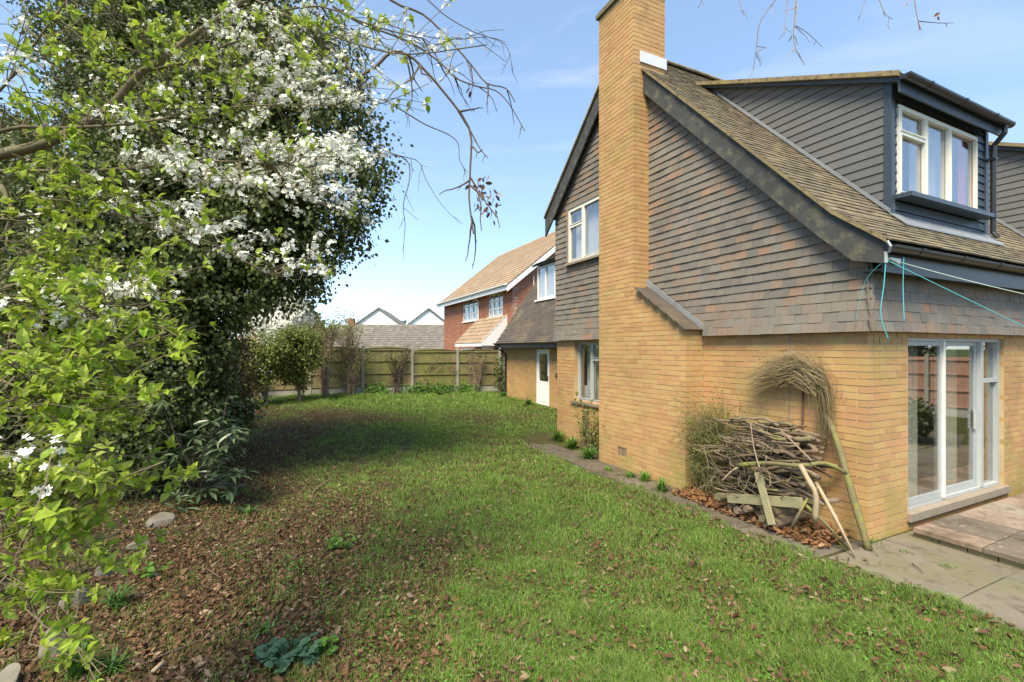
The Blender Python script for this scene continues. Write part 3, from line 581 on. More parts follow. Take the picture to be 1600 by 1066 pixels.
# dormers
def dormer(u0, u1, first):
    zt = 5.40; sp = .47
    z00 = zr(DV) - .02
    core = MB(); 
    vtop = (5.40 - sp * DV - 3.275) / (1.06 - sp)
    for a, b in ((u0 + .03, u0 + .08), (u1 - .08, u1 - .03)): core.prism([(DV + .03, z00), (vtop, zr(vtop) - .05), (DV + .03, zt - .03)], a, b, T3)
    core.box(u0 + .08, u1 - .08, DV + .03, DV + .09, z00 - .1, 3.98); core.box(u0 + .08, u1 - .08, DV + .03, DV + .09, 5.12, zt); core.box(u0 + .08, u0 + .14, DV + .03, DV + .09, 3.98, 5.12); core.box(u1 - .34, u1 - .08, DV + .03, DV + .09, 3.98, 5.12)
    dm = core.build("dormer", m_black, house)
    boards = []
    z = z00 - .1; k = 0
    while z < 6.66:
        za, zb = z, z + .117
        def seg(zz): return max(DV + .05, DV + (zz - zt) / sp), (zz - 3.275) / 1.06
        a0, a1 = seg(za); b0, b1 = seg(zb)
        if za < z00: a1 = max(a1, DV + .05)
        if a1 - a0 > -.3 and b1 > b0 - .02:
            a1 = max(a1, a0 + .001) ; b1 = max(b1, b0 + .001)
            a0 = min(a0, a1); b0 = min(b0, b1)
            for s0, s1, nm in ((u0, u0 + .022, 0), (u1 - .022, u1, 1)):
                o_ = -.012 if nm == 0 else .012
                mb = MB(); i = 0
                lo, hi = (s0 - .012, s1) if nm == 0 else (s0, s1 + .012)
                # bottom edge stands proud of the top edge of the board below
                mb.v = [(lo, a0, za), (lo, a1, za), (s0 if nm == 0 else lo, b1, zb - .006), (s0 if nm == 0 else lo, b0, zb - .006), (hi, a0, za), (hi, a1, za), (s1 if nm == 0 else s1, b1, zb - .006), (s1, b0, zb - .006)]
                mb.f = [(0, 1, 2, 3), (7, 6, 5, 4), (0, 4, 5, 1), (1, 5, 6, 2), (2, 6, 7, 3), (3, 7, 4, 0)]
                mb.build("cheek_board", m_board, dm)
        z += .117
    # front boards
    z = z00
    wu0, wu1, wz0, wz1 = u0 + .14, u1 - .34, 3.98, 5.12
    while z < zt - .12:
        zb = min(z + .117, zt - .1)
        for a, b in sub_iv(u0 + .06, u1 - .06, [(wu0, wu1)] if zb > wz0 and z < wz1 else []):
            mb = MB(); mb.prism([(DV - .012, z), (DV + .03, z), (DV + .03, zb - .005), (DV + .004, zb - .005)], a, b, T3); mb.build("front_board", m_boardf, dm)
        z += .117
    for a, b in ((u0 - .02, u0 + .06), (u1 - .06, u1 + .02)): MB().box(a, b, DV - .025, DV + .06, z00, zt).build("corner_board", m_boardf if a < u0 + 1 else m_boardf, dm)
    win(dm, "dormer_window", lambda s_, d, z: (wu0 + s_, DV + d - .03, z), wu1 - wu0, wz1 - wz0, wz0, [.66, 1.30], [(.05, .66, wz0 + .80)], .042, m_cream, .042, .07, (.16, .055, m_boardf),
        curtains=((.06, .66, .30, m_net), (.7, 1.86, .20, m_net), (1.84, 2.08, .115, m_red)), recess=.0)
    # roof of the dormer
    re = MB(); ve = DV - .14; zt2 = zt - sp * .14
    vb = vtop + .12
    re.prism([(ve, zt2 + .03), (vb, zt2 + sp * (vb - ve) + .03), (vb, zt2 + sp * (vb - ve) - .03), (ve, zt2 - .05)], u0 - .10, u1 + .10, T3)
    dr = re.build("dormer_roof", m_boardf, dm)
    dp = math.atan(sp); s_ = .05; Ls_ = (vb - ve) / math.cos(dp); k = 0
    while s_ < Ls_:
        vv = ve + s_ * math.cos(dp); zz = zt2 + s_ * math.sin(dp) + .045; a = u0 - .14 - (k % 2) * .0825
        while a < u1 + .14:
            x0, x1 = max(a, u0 - .14), min(a + .162, u1 + .14)
            if x1 - x0 > .03: dt.add(dr, ((x0 + x1) / 2, vv, zz + random.uniform(-.004, .004)), x1 - x0, 0, -(math.pi / 2 - dp + R(4.5)))
            a += .165
        s_ += .1; k += 1
    for s0 in (u0 - .16, u1 + .10):
        vg_ = MB(); vg_.prism([(ve - .02, zt2 + .065), (vb, zt2 + sp * (vb - ve) + .07), (vb, zt2 + sp * (vb - ve) + .01), (ve - .02, zt2 + .002)], s0, s0 + .06, T3); vg_.build("dormer_verge", m_verge, dr)
    MB().box(u0 - .1, u1 + .1, ve - .012, ve + .012, zt2 - .17, zt2 - .0).build("dormer_fascia", m_boardf, dm)
    gutter("dormer_gutter", dm, u0 - .14, u1 + .16, ve - .075, zt2 + .0, T3, .06)
    pipe = MB(); uu = u1 - .02
    pipe.tube([(uu, ve - .075, zt2 - .06), (uu, ve - .07, zt2 - .16), (uu, DV - .10, zt2 - .30), (uu, DV - .09, zt2 - .45), (uu, DV - .09, z00 + .08), (uu, DV - .14, z00 + .0)], .034, 10)
    for q in (.5, 1.35): pipe.box(uu - .045, uu + .045, DV - .13, DV + .0, zt2 - q - .015, zt2 - q + .015)
    pipe.build("downpipe", m_black, dm, smooth=False)
    # lead flashing along the cheek and apron
    for s0 in (u0 - .05, u1 + .03):
        f_ = MB(); f_.prism([(DV - .02, zr(DV) + .03), (2.95, zr(2.95) + .045), (2.95, zr(2.95) + .10), (DV - .02, zr(DV) + .085)], s0, s0 + .02, T3)
        f_.build("cheek_flashing", m_lead, dm)
    ap = MB(); ap.prism([(DV - .20, zr(DV - .20) + .04), (DV - .02, zr(DV - .02) + .045), (DV - .02, zr(DV - .02) + .06), (DV - .20, zr(DV - .20) + .055)], u0 - .05, u1 + .05, T3); ap.build("apron_flashing", m_lead, dm)
    return dm
dt = Pieces("dormer_tile", (.165, .014, .16), m_rtile, 150, "dormer_tiling")
for i, (a, b) in enumerate(DORM): dormer(a, b, i == 0)
# rear wing
WU, WV1 = 2.30, 13.9
DR = (10.52, 11.42, .10, 2.06)
g = MB(); cells(g, 6.24, WV1, -.1, 2.25, [DR], lambda a, b, c, d: g.box(WU + .008, WU + .24, a, b, c, d)); g.box(WU + .24, 6.1, WV1 - .24, WV1 - .0, -.1, 2.25)
g.prism([(2.31, 2.25), (6.1, 2.25), (4.2, 5.1)], WV1 - .24, WV1 - .01, lambda a, p, q: (p, a, q))
wing = g.build("wing_wall", m_mortar, house)
lay_bricks(bricks, wing, (WU, 0), -math.pi / 2, .0, 2.25, lambda k, z: [(-b, -a) for a, b in sub_iv(6.24, WV1, [DR[:2]] if DR[2] - .03 < z < DR[3] else [])], pick=lambda s_, z: False)
dd = MB(); T = lambda s_, d, z: (WU + d, DR[1] - s_, z); wdt = DR[1] - DR[0]
dd.box(0, .05, .02, .1, .12, 2.05, T); dd.box(wdt - .05, wdt, .02, .1, .12, 2.05, T); dd.box(.05, wdt - .05, .02, .1, 2.0, 2.05, T)
dd.box(.05, .15, .03, .075, .12, 1.995, T); dd.box(wdt - .15, wdt - .05, .03, .075, .12, 1.995, T); dd.box(.15, wdt - .15, .03, .075, .12, .95, T); dd.box(.15, wdt - .15, .03, .075, 1.88, 1.995, T)
dd.box(.22, wdt - .22, .022, .03, .25, .82, T)
wd = dd.build("rear_door", m_white, house); MB().box(.152, wdt - .152, .05, .056, .952, 1.878, T).build("pane", m_glass, wd); MB().box(wdt - .13, wdt - .10, -.02, .03, 1.0, 1.14, T).build("handle", m_iron, wd)
MB().box(-.02, wdt + .02, -.04, .1, .03, .118, T).build("doorstep", m_conc, wd); MB().box(.1, wdt - .1, .3, .32, .9, 1.95, T).build("door_black_sheet", m_black, wd)  # black sheet set a little way behind the door pane
wr = MB(); WS = 1.22; zw = 2.30
def wz(u): return zw + 1.40 * (u - 1.97)
wr.prism([(1.97, wz(1.97) - .02), (4.2, wz(4.2) - .02), (6.5, 2.3), (6.5, 2.2), (4.2, wz(4.2) - .16), (1.97, wz(1.97) - .12)], 6.3, WV1 + .16, lambda a, p, q: (p, a, q)); wroof = wr.build("wing_roof", m_black, house)
wtl = Pieces("wing_tile", (.165, .013, .16), m_wtile, 300, "wing_tiling")
wsl = math.atan(1.4); s_ = .03; k = 0
while s_ < 3.83:
    uu = 1.95 + s_ * math.cos(wsl); a = -WV1 - .18 + (k % 2) * .0825
    while a < -6.3:
        wtl.add(wroof, (uu - .016 * math.sin(wsl), -(a + .081), wz(uu) + .016 * math.cos(wsl)), .162, -math.pi / 2, -(math.pi / 2 - wsl + R(4.5)) + random.uniform(-.02, .02), not (10.3 < -a < 12.8 and uu > 3.05)); a += .165
    s_ += .1; k += 1
MB().box(1.93, 1.955, 6.3, WV1 + .15, 2.08, 2.25).build("wing_fascia", m_black, house)
gutter("wing_gutter", house, 6.3, WV1 + .16, 1.87, 2.26, lambda a, p, q: (p, a, q), .055)
dp_ = MB(); dp_.tube([(1.87, WV1 + .02, 2.2), (1.88, WV1 + .0, 2.1), (WU - .06, WV1 - .10, 1.86), (WU - .06, WV1 - .10, .15)], .036, 8); dp_.build("wing_downpipe", m_black, house)
wdm = MB(); wdm.box(3.14, 4.2, 10.35, 12.70, 3.85, 5.22); wdo = wdm.build("wing_dormer", m_wtile, house)
win(wdo, "wing_dormer_window", lambda s_, d, z: (3.06 + d, 12.70 - s_, z), 2.3, 1.25, 3.88, [.62, 1.3, 1.9], [], .05, m_white, .06, .06, (.10, .06, m_white), curtains=((.07, 2.2, .057, m_net),), recess=0)
wds = Pieces("dormer_slate", (.3, .012, .25), m_wtile, 300, "dormer_slating")
w2 = MB(); w2.prism([(2.92, 5.20), (4.7, 5.95), (4.7, 5.87), (2.92, 5.13)], 10.2, 12.86, lambda a, p, q: (p, a, q)); w2o = w2.build("wing_dormer_roof", m_black, wdo)
ws2 = math.atan(.75 / 1.78)
for r in range(9):
    for q in range(9): wds.add(w2o, (2.95 + r * .2, 10.33 + q * .3 - (r % 2) * .1, 5.225 + r * .2 * .4213 + .01), .295, -math.pi / 2, -(math.pi / 2 - ws2 + R(3.5)))
HM = Matrix.Translation(UV(0, 0, 0)) @ Matrix.Rotation(ROT, 4, 'Z')
for pc in (bricks, hang, rt, dt, wtl, wds, sh): pc.finish(HM)
# bits fixed to the wall
w = MB(); w.tube([(-.004, .84, 2.25), (-.012, .84, 1.6), (-.008, .85, .95)], .004, 4); w.build("wall_wire", m_lead, house)
w = MB(); w.tube([(2.28, 9.4, 1.35), (2.27, 8.2, 1.22)], .006, 4); w.box(2.25, 2.3, 9.95, 10.03, 1.12, 1.26); w.build("wall_lamp", m_black, house)

# ------------------------------------------------------------------ neighbour's house and far buildings
nb = thing("neighbour_house", "red brick house with white fascia and orange tiled roof beyond the fence", "house", UV(4.1, 17.0, 0), ROT)
NL, ND, NE, NRZ = 10.6, 8.6, 5.28, 8.75
g = MB(); NW = [(4.5, 6.9, 3.66, 4.98), (1.1, 2.95, 3.70, 4.92), (5.2, 7.3, .95, 2.1), (2.2, 4.0, .2, 2.25)]
cells(g, 0, NL, 0, NE, NW, lambda a, b, c, d: g.box(.006, .25, a, b, c, d)); g.box(.25, ND, .006, .25, 0, NE); g.box(.25, ND, NL - .25, NL, 0, NE); g.box(ND - .25, ND, .25, NL - .25, 0, NE)
g.prism([(0.006, NE), (ND, NE), (ND / 2, NRZ - .1)], .006, .25, lambda a, p, q: (p, a, q)); g.prism([(0.006, NE), (ND, NE), (ND / 2, NRZ - .1)], NL - .25, NL - .006, lambda a, p, q: (p, a, q))
nw = g.build("wall", m_rmortar, nb)
nbk = Pieces("brick", (.2145, .05, .0645), m_red_brick, 0, "brickwork")
lay_bricks(nbk, nw, (0, 0), -math.pi / 2, 1.5, NE, lambda k, z: [(-b, -a) for a, b in sub_iv(0, NL, [q[:2] for q in NW if q[2] - .02 < z < q[3]])])
lay_bricks(nbk, nw, (0, 0), 0, 1.5, NRZ - .2, lambda k, z: [(.055, ND)] if z < NE else [((z - NE) * ND / 2 / (NRZ - NE) + .05, ND - (z - NE) * ND / 2 / (NRZ - NE) - .05)])
nbk.finish(Matrix.Translation(UV(4.1, 17, 0)) @ Matrix.Rotation(ROT, 4, 'Z'))
nr = MB(); ns = (NRZ - NE) / (ND / 2 + .0)
nr.prism([(-.38, NE - .38 * ns + .05), (ND / 2, NRZ + .05), (ND + .38, NE - .38 * ns + .05), (ND + .38, NE - .38 * ns - .05), (ND / 2, NRZ - .06), (-.38, NE - .38 * ns - .05)], -.25, NL + .2, lambda a, p, q: (p, a, q)); nro = nr.build("roof", m_ntile, nb)
nt_ = Pieces("roof_tile", (.3, .02, .38), m_ntile, 0, "roof_tiling"); nsl = math.atan(ns); s_ = .1; k = 0
while s_ < math.hypot(ND / 2 + .4, NRZ - NE + .3):
    uu = -.40 + s_ * math.cos(nsl); a = -NL - .2
    while a < .2: nt_.add(nro, (uu - .03 * math.sin(nsl), -(a + .15), NE + .05 + uu * ns + .03), .297, -math.pi / 2, -(math.pi / 2 - nsl + R(4))); a += .3
    s_ += .3; k += 1
nt_.finish(HM)
MB().box(-.42, -.38, -.25, NL + .2, NE - .50, NE - .18).build("fascia", m_white, nb)
gutter("gutter", nb, -.25, NL + .2, -.48, NE - .24, lambda a, p, q: (p, a, q), .06, m_white)
MB().prism([(-.40, NE - .40 * ns + .02), (ND / 2, NRZ + .02), (ND / 2, NRZ - .26), (-.40, NE - .40 * ns - .26)], -.29, -.25, lambda a, p, q: (p, a, q)).build("bargeboard", m_white, nb)
d2 = MB(); d2.tube([(-.48, 4.2, NE - .3), (-.3, 4.2, NE - .5), (-.06, 4.2, NE - .6), (-.06, 4.2, 3.4)], .035, 6); d2.build("downpipe", m_white, nb)
d2 = MB(); d2.tube([(1.1, -.06, NE + .3), (1.1, -.06, 2)], .03, 6); d2.build("waste_pipe", m_white, nb)
for a, b, c, d in NW[:3]:
    W_, H_ = b - a, d - c; n = 3; bv = [W_ * i / n for i in range(1, n)]
    f = win(nb, "window", lambda s_, dd_, z, b=b: (dd_ + .05, b - s_, z), W_, H_, c, bv, [(.05, W_ - .05, c + H_ * q) for q in (.33, .66)], .05, m_white, .07, .06, (.10, .06, m_white), curtains=((.08, W_ * .3, .2, m_net), (W_ * .7, W_ - .08, .2, m_net)), recess=0)
    gb = MB(); T = lambda s_, dd_, z: (dd_ + .05, b - s_, z)
    for i in range(n): x = W_ * (i + .5) / n; gb.box(x - .012, x + .012, .03, .045, c + .07, d - .07, T)
    gb.build("glazing_bar", m_white, f)
fd = MB(); fd.box(.05, .1, 2.2, 4.0, .2, 2.25); fdo = fd.build("front_door", m_white, nb); MB().box(.04, .049, 2.5, 3.7, 1.2, 2.1).build("pane", m_glass, fdo)
po = MB(); po.prism([(-1.3, 2.38), (.0, 3.68), (.0, 3.56), (-1.3, 2.26)], .62, 4.3, lambda a, p, q: (p, a, q)); poo = po.build("porch_roof", m_ntile, nb)
ptl = Pieces("porch_tile", (.3, .02, .38), m_ntile, 300, "porch_tiling")
for r in range(7):
    for q in range(13): ptl.add(poo, (-1.24 + r * .2, .72 + q * .297, 2.45 + r * .2 + .015), .29, -math.pi / 2, -(math.pi / 4 + R(4)), True)
ptl.finish(Matrix.Translation(UV(4.1, 17, 0)) @ Matrix.Rotation(ROT, 4, 'Z'))
MB().prism([(-1.32, 2.20), (-1.32, 2.40), (-.0, 3.72), (-.0, 2.20)], .58, .618, lambda a, p, q: (p, a, q)).build("porch_gable", m_white, nb)
MB().box(-1.36, -1.32, .58, 4.34, 2.16, 2.36).build("porch_fascia", m_white, nb)

def gable_house(name, label, cx, cy, w, ln, ez, rz_, ang, mw_, mr, parts=True):
    """gable end faces -y, ridge runs away along +y, turned by ang"""
    t = thing(name, label, "house", (cx, cy, 0), ang)
    b = MB(); b.prism([(-w / 2, 0), (w / 2, 0), (w / 2, ez), (0, rz_), (-w / 2, ez)], 0, ln, lambda a, p, q: (p, a, q)); b.build("wall", mw_, t)
    s_ = (rz_ - ez) / (w / 2); r = MB()
    r.prism([(-w / 2 - .3, ez - .3 * s_), (0, rz_), (w / 2 + .3, ez - .3 * s_), (w / 2 + .3, ez - .3 * s_ + .16), (0, rz_ + .18), (-w / 2 - .3, ez - .3 * s_ + .16)], -.25, ln + .2, lambda a, p, q: (p, a, q)); ro = r.build("roof", mr, t)
    return t, ro
def px_x(px, d): return (px - 800) / FPX * d
gable_house("white_gabled_house", "white gabled house showing between the brick chimney and its twin gable", px_x(592, 60), 60, 7.2, 9, 4.6, 7.2, R(6), m_wcloth, m_gtile)
gable_house("white_gabled_house", "white gabled house half hidden behind the red brick house", px_x(670, 62), 62, 6.2, 12, 4.9, 7.3, R(14), m_wcloth, m_gtile)
lb = thing("long_low_building", "long low building with a grey tiled roof behind the back fence", "building", (px_x(640, 42), 42, 0))
L0, L1 = px_x(522, 42) - px_x(640, 42), 12
MB().box(L0 + .4, L1 - .4, -2.4, 3, 0, 2.25).build("wall", m_red_brick, lb)
r = MB(); r.prism([(-3.0, 1.9), (0, 4.18), (3.4, 1.9), (3.4, 1.8), (0, 4.05), (-3.0, 1.8)], L0, L1, T3); lro = r.build("roof", m_gtile, lb)
ltl = Pieces("roof_tile", (.34, .03, .42), m_gtile, 0, "roof_tiling"); ls = math.atan(2.28 / 3.0)
for rr in range(12):
    x = L0
    while x < L1: ltl.add(lro, (x + .17, -2.95 + rr * .255, 1.98 + rr * .255 * .76), .335, 0, -(math.pi / 2 - ls + R(5))); x += .34
ltl.finish(HM)
MB().box(L0, L1, -3.05, -3.0, 1.76, 1.92).build("fascia", m_white, lb)
ck = MB(); ck.box(px_x(543, 46), px_x(552, 46), 46, 46.6, 0, 5.05); ck = ck.build("brick_chimney", m_red_brick); tag(ck, "small brick chimney above the left end of the grey roof", "chimney")
gable_house("red_roofed_house", "low red roofed house far behind the fence left of the grey roof", px_x(478, 50), 50, 9, 5, 2.6, 4.9, R(90), m_red_brick, m_redroof)

# ------------------------------------------------------------------ fences
FDIR = Vector((.9189, .3946, 0)); FA = Vector((-9.43, 16.9, 0)) - FDIR * 1.93 * 2
def fence(name, label, A, D, n, step, h, mat, detail=True, zb=lambda p: float(gz(p.x, p.y)), single=True):
    ang = math.atan2(D.y, D.x); t = thing(name, label, "fence", (A.x, A.y, 0), ang)
    for i in range(n):
        z0 = zb(A + D * (i * step)); x = i * step
        p = MB(); p.box(x - .05, x + .05, -.05, .05, z0 - .2, z0 + h + .06); p.prism([(x - .05, z0 + h + .06), (x + .05, z0 + h + .06), (x, z0 + h + .11)], -.05, .05, lambda a, q, r_: (q, a, r_)); p.build("concrete_post", m_post, t)
        if i == n - 1: break
        MB().box(x + .052, x + step - .052, -.025, .025, z0 - .15, z0 + .26).build("gravel_board", m_post, t)
        bo = MB(); m = 18; arch = .06 if detail else 0
        for k in range(m):
            a = x + .055 + (step - .11) * k / m; b = a + (step - .11) / m - .002; c_ = (k + .5) / m * 2 - 1
            top = z0 + h - arch * c_ * c_; y = -.004 * (k % 2)
            bo.box(a - .004, b + .004, y - .012, y + .002, z0 + .262, top)
        po_ = bo.build("panel_boarding", mat, t, stuff=True)
        for zz in (.285, .78, 1.28, 1.72):
            MB().box(x + .054, x + step - .054, -.052, -.0165, z0 + zz * h / 1.83, z0 + zz * h / 1.83 + .045).build("rail", mat, po_)
        if detail:
            cp_ = MB()
            for k in range(9):
                a = x + .054 + (step - .108) * k / 9; b = x + .054 + (step - .108) * (k + 1) / 9; ca, cb = k / 9 * 2 - 1, (k + 1) / 9 * 2 - 1
                cp_.prism([(a, z0 + h - arch * ca * ca), (b, z0 + h - arch * cb * cb), (b, z0 + h + .03 - arch * cb * cb), (a, z0 + h + .03 - arch * ca * ca)], -.035, .035, lambda q, s1, s2: (s1, q, s2))
            cp_.build("capping", mat, po_)
    return t
fence("back_fence", "mossy timber panel fence with concrete posts across the end of the lawn", FA, FDIR, 8, 1.93, 1.83, m_fence)
FB = UV(12.6, 1.2); fence("side_fence", "brown panel fence with pale posts reflected in the patio doors", Vector((FB.x, FB.y, 0)), Vector((SA, -CA, 0)), 8, 1.93, 1.8, m_fence2, False)

# ------------------------------------------------------------------ plants
def cat(*a): return np.concatenate(a)
def crown_points(blobs, n, shell=.55, clump=.22, per=40):
    """clumped points through the outer part of a set of spheres (centre, radius[, squash])"""
    C = np.array([b[0] for b in blobs], float); Rr = np.array([b[1] for b in blobs]); wgt = Rr ** 2; wgt = wgt / wgt.sum()
    nc = max(1, n // per); idx = rng.choice(len(blobs), nc, p=wgt); d = rdir(nc); rad = Rr[idx] * (shell + (1 - shell) * rng.random(nc) ** .6)
    cc = C[idx] + d * rad[:, None]
    k = rng.integers(0, nc, n); off = rng.normal(size=(n, 3)) * clump * .55; p = cc[k] + off
    out = unit(p - C[idx[k]]); return p, out
def leaves(name, tmpl, p, out, size, mat, parent, origin, droop=.5, stuff=True, jitter=.9):
    n = len(p); d = unit(out * .5 + rng.normal(size=(n, 3)) * jitter * .6 + np.array([0, 0, -droop])); nr_ = unit(out * .6 + np.array([0, 0, .6]) + rng.normal(size=(n, 3)) * .5)
    V, F = scatter(*tmpl, p - np.array(origin), frames(d, nr_), size * rng.uniform(.6, 1.25, n)); return link(name, npmesh(name, V, F), mat, parent, stuff=stuff)
def curve(a, b, sag=.0, n=6, wob=.0):
    a, b = Vector(a), Vector(b); L_ = (b - a).length; o = []
    for i in range(n):
        t = i / (n - 1); q = a.lerp(b, t); q.z += sag * 4 * t * (1 - t)
        if 0 < i < n - 1: q += Vector((random.gauss(0, 1), random.gauss(0, 1), random.gauss(0, 1))) * wob * L_
        o.append(q)
    return o
def smooth_path(pts, k=4):
    pts = [Vector(p) for p in pts]; o = []
    for i in range(len(pts) - 1):
        p0, p1, p2, p3 = pts[max(i - 1, 0)], pts[i], pts[i + 1], pts[min(i + 2, len(pts) - 1)]
        for j in range(k):
            t = j / k; o.append(.5 * ((2 * p1) + (p2 - p0) * t + (2 * p0 - 5 * p1 + 4 * p2 - p3) * t * t + (3 * p1 - p0 - 3 * p2 + p3) * t ** 3))
    return o + [pts[-1]]
def taper(n, a, b): return [a + (b - a) * (i / (n - 1)) ** .8 for i in range(n)]
def twigs_from(mb, pts, r, depth, dens, grav=-.2, spread=.8, lf=.45, sides=4, tips=None):
    """recursive side twigs along a polyline"""
    n = len(pts); mb.tube(pts, taper(n, r, max(r * .35, .0025)), sides if r > .006 else 3, cap=r > .01)
    L_ = sum((pts[i + 1] - pts[i]).length for i in range(n - 1))
    if tips is not None: tips.append(pts[-1])
    if depth <= 0: return
    for _ in range(max(1, int(L_ * dens))):
        f = random.uniform(.15, 1); i = min(int(f * (n - 1)), n - 2); b = pts[i].lerp(pts[i + 1], f * (n - 1) - i); t = (pts[i + 1] - pts[i]).normalized()
        d = (t * .7 + Vector((random.gauss(0, 1), random.gauss(0, 1), random.gauss(0, 1))) * spread + Vector((0, 0, grav))).normalized(); l = L_ * lf * random.uniform(.35, 1) * (1.1 - .5 * f)
        q = [b]; dd_ = d.copy(); m = 5
        for s_ in range(m):
            dd_ = (dd_ + Vector((random.gauss(0, .22), random.gauss(0, .22), random.gauss(0, .22) + grav * .25))).normalized(); q.append(q[-1] + dd_ * l / m)
        twigs_from(mb, q, max(r * .5, .0025), depth - 1, dens * 1.25, grav, spread, lf, sides, tips)
# --- ivy-clad tree on the left
tb_ = PG(215, 770)
tbase = (-6.0, 7.4, float(gz(-6.0, 7.4)))
ivy = thing("ivy_clad_tree", "tall dark tree smothered in ivy on the left of the lawn", "tree", tbase)
bl = [(470, 190, 7.0, .85), (410, 110, 7.2, 1.15), (530, 290, 7.0, .55), (430, 300, 7.0, 1.05), (330, 190, 7.5, 1.4), (215, 130, 8.2, 1.25), (330, 20, 7.5, 1.3), (455, 20, 7.3, .75), (250, 40, 8, 1.1), (170, 330, 7.5, 1.5), (260, 400, 7.2, 1.7),
      (350, 410, 7, 1.1), (445, 390, 7, .75), (500, 345, 7, .5), (258, 540, 6.8, 1.0), (280, 620, 6.6, .62), (230, 650, 6.6, 1.0), (120, 560, 7, 1.5), (110, 690, 6.6, 1.1), (10, 450, 7.6, 1.5), (30, 640, 6.8, 1.3), (60, 300, 8.3, 1.0), (200, 720, 6.5, .75), (312, 480, 7.2, .65), (130, 30, 8.6, .9), (520, 120, 7.2, .45), (300, 300, 7.4, 1.5), (572, 245, 7, .28), (588, 312, 7, .22), (548, 372, 7, .28), (522, 412, 7, .24), (497, 440, 7, .18), (556, 180, 7, .3), (600, 270, 7, .18), (560, 335, 6.9, .25), (590, 210, 7, .16), (548, 70, 7.1, .2), (480, 432, 7, .22), (-60, 560, 7.5, 1.6), (-100, 250, 8.5, 1.6)]
blobs = [(np.array(P(a, b, c)), d) for a, b, c, d in bl]
p, out = crown_points(blobs, 235000, .60, .21, 85); keep = p[:, 2] > gz(p[:, 0], p[:, 1]) + .12; p, out = p[keep], out[keep]
leaves("ivy_foliage", LEAF2, p, out, .066, m_ivy, ivy, tbase, .7)
p, out = crown_points([(c_, r_ * .62) for c_, r_ in blobs if r_ > .95], 34000, .6, .3, 30); keep = p[:, 2] > gz(p[:, 0], p[:, 1]) + .1; p, out = p[keep], out[keep]
leaves("inner_foliage", LEAF2, p, out, .12, m_ivy, ivy, tbase, .5)
tk = MB(); tr = smooth_path([tbase, (-5.95, 7.4, 2), (-5.7, 7.5, 4.2), (-5.2, 7.6, 6.5), (-4.7, 7.6, 9)], 4); tk.tube([q - Vector(tbase) for q in tr], taper(len(tr), .30, .12), 10); tk.build("trunk", m_bark, ivy, smooth=True)
lm = MB()
for c_, r_ in blobs[:16]:
    q = Vector(c_); a = Vector((-5.8, 7.45, min(max(1.2, q.z - 1.6), 7.5))); pts = smooth_path([a, a.lerp(q, .5) + Vector((0, 0, .25)), q], 4); lm.tube([x - Vector(tbase) for x in pts], taper(len(pts), .09, .02), 6)
lm.build("limb", m_bark, ivy, smooth=True)
br = MB(); dep = 7.0
def PP(l, d=7.0, dd_=.0): return smooth_path([P(a, b, d + dd_ * i) for i, (a, b) in enumerate(l)], 3)
tips = []
main = [([(440, 150), (500, 75), (535, 92), (556, 118), (585, 106), (612, 82), (640, 88), (662, 108), (690, 140), (733, 200), (735, 260), (733, 310), (740, 366)], .05, 7.0),
        ([(520, 10), (560, 35), (600, 50), (648, 70), (690, 100), (712, 122), (745, 135), (775, 142), (797, 165), (820, 205)], .026, 6.8),
        ([(560, -60), (610, 0), (660, 22), (700, 60), (735, 100), (760, 130), (790, 138), (805, 160)], .028, 6.6),
        ([(600, 155), (632, 175), (665, 195), (700, 210), (716, 225), (718, 250), (730, 270)], .018, 7.0),
        ([(560, 210), (600, 235), (635, 250), (640, 280), (630, 320), (633, 350), (630, 390)], .016, 7.0),
        ([(590, 240), (650, 250), (665, 280), (690, 320), (720, 350)], .011, 7.0),
        ([(640, -30), (690, 20), (740, 50), (790, 70), (800, 110)], .014, 6.7),
        ([(560, 20), (640, 50), (700, 62), (760, 58), (790, 66)], .012, 6.5)]
org = Vector(tbase)
for l, r_, d_0 in main:
    pts = [q - org for q in PP(l, d_0, .02)]; twigs_from(br, pts, r_ * .72, 2, 2.4, -.55, .6, .26, 5, tips)
br.build("bare_branch", m_dtwig, ivy)
q = np.array([(P(757 + random.gauss(0, 12), 305 + random.gauss(0, 17), 7.2) - org)[:] for _ in range(46)] + [(P(735, 130 + random.gauss(0, 8), 7) - org)[:] for _ in range(3)])
leaves("dead_leaf_cluster", OAK, q, np.tile([0., 0, -1], (len(q), 1)), .10, m_dead, ivy, (0, 0, 0), .4)
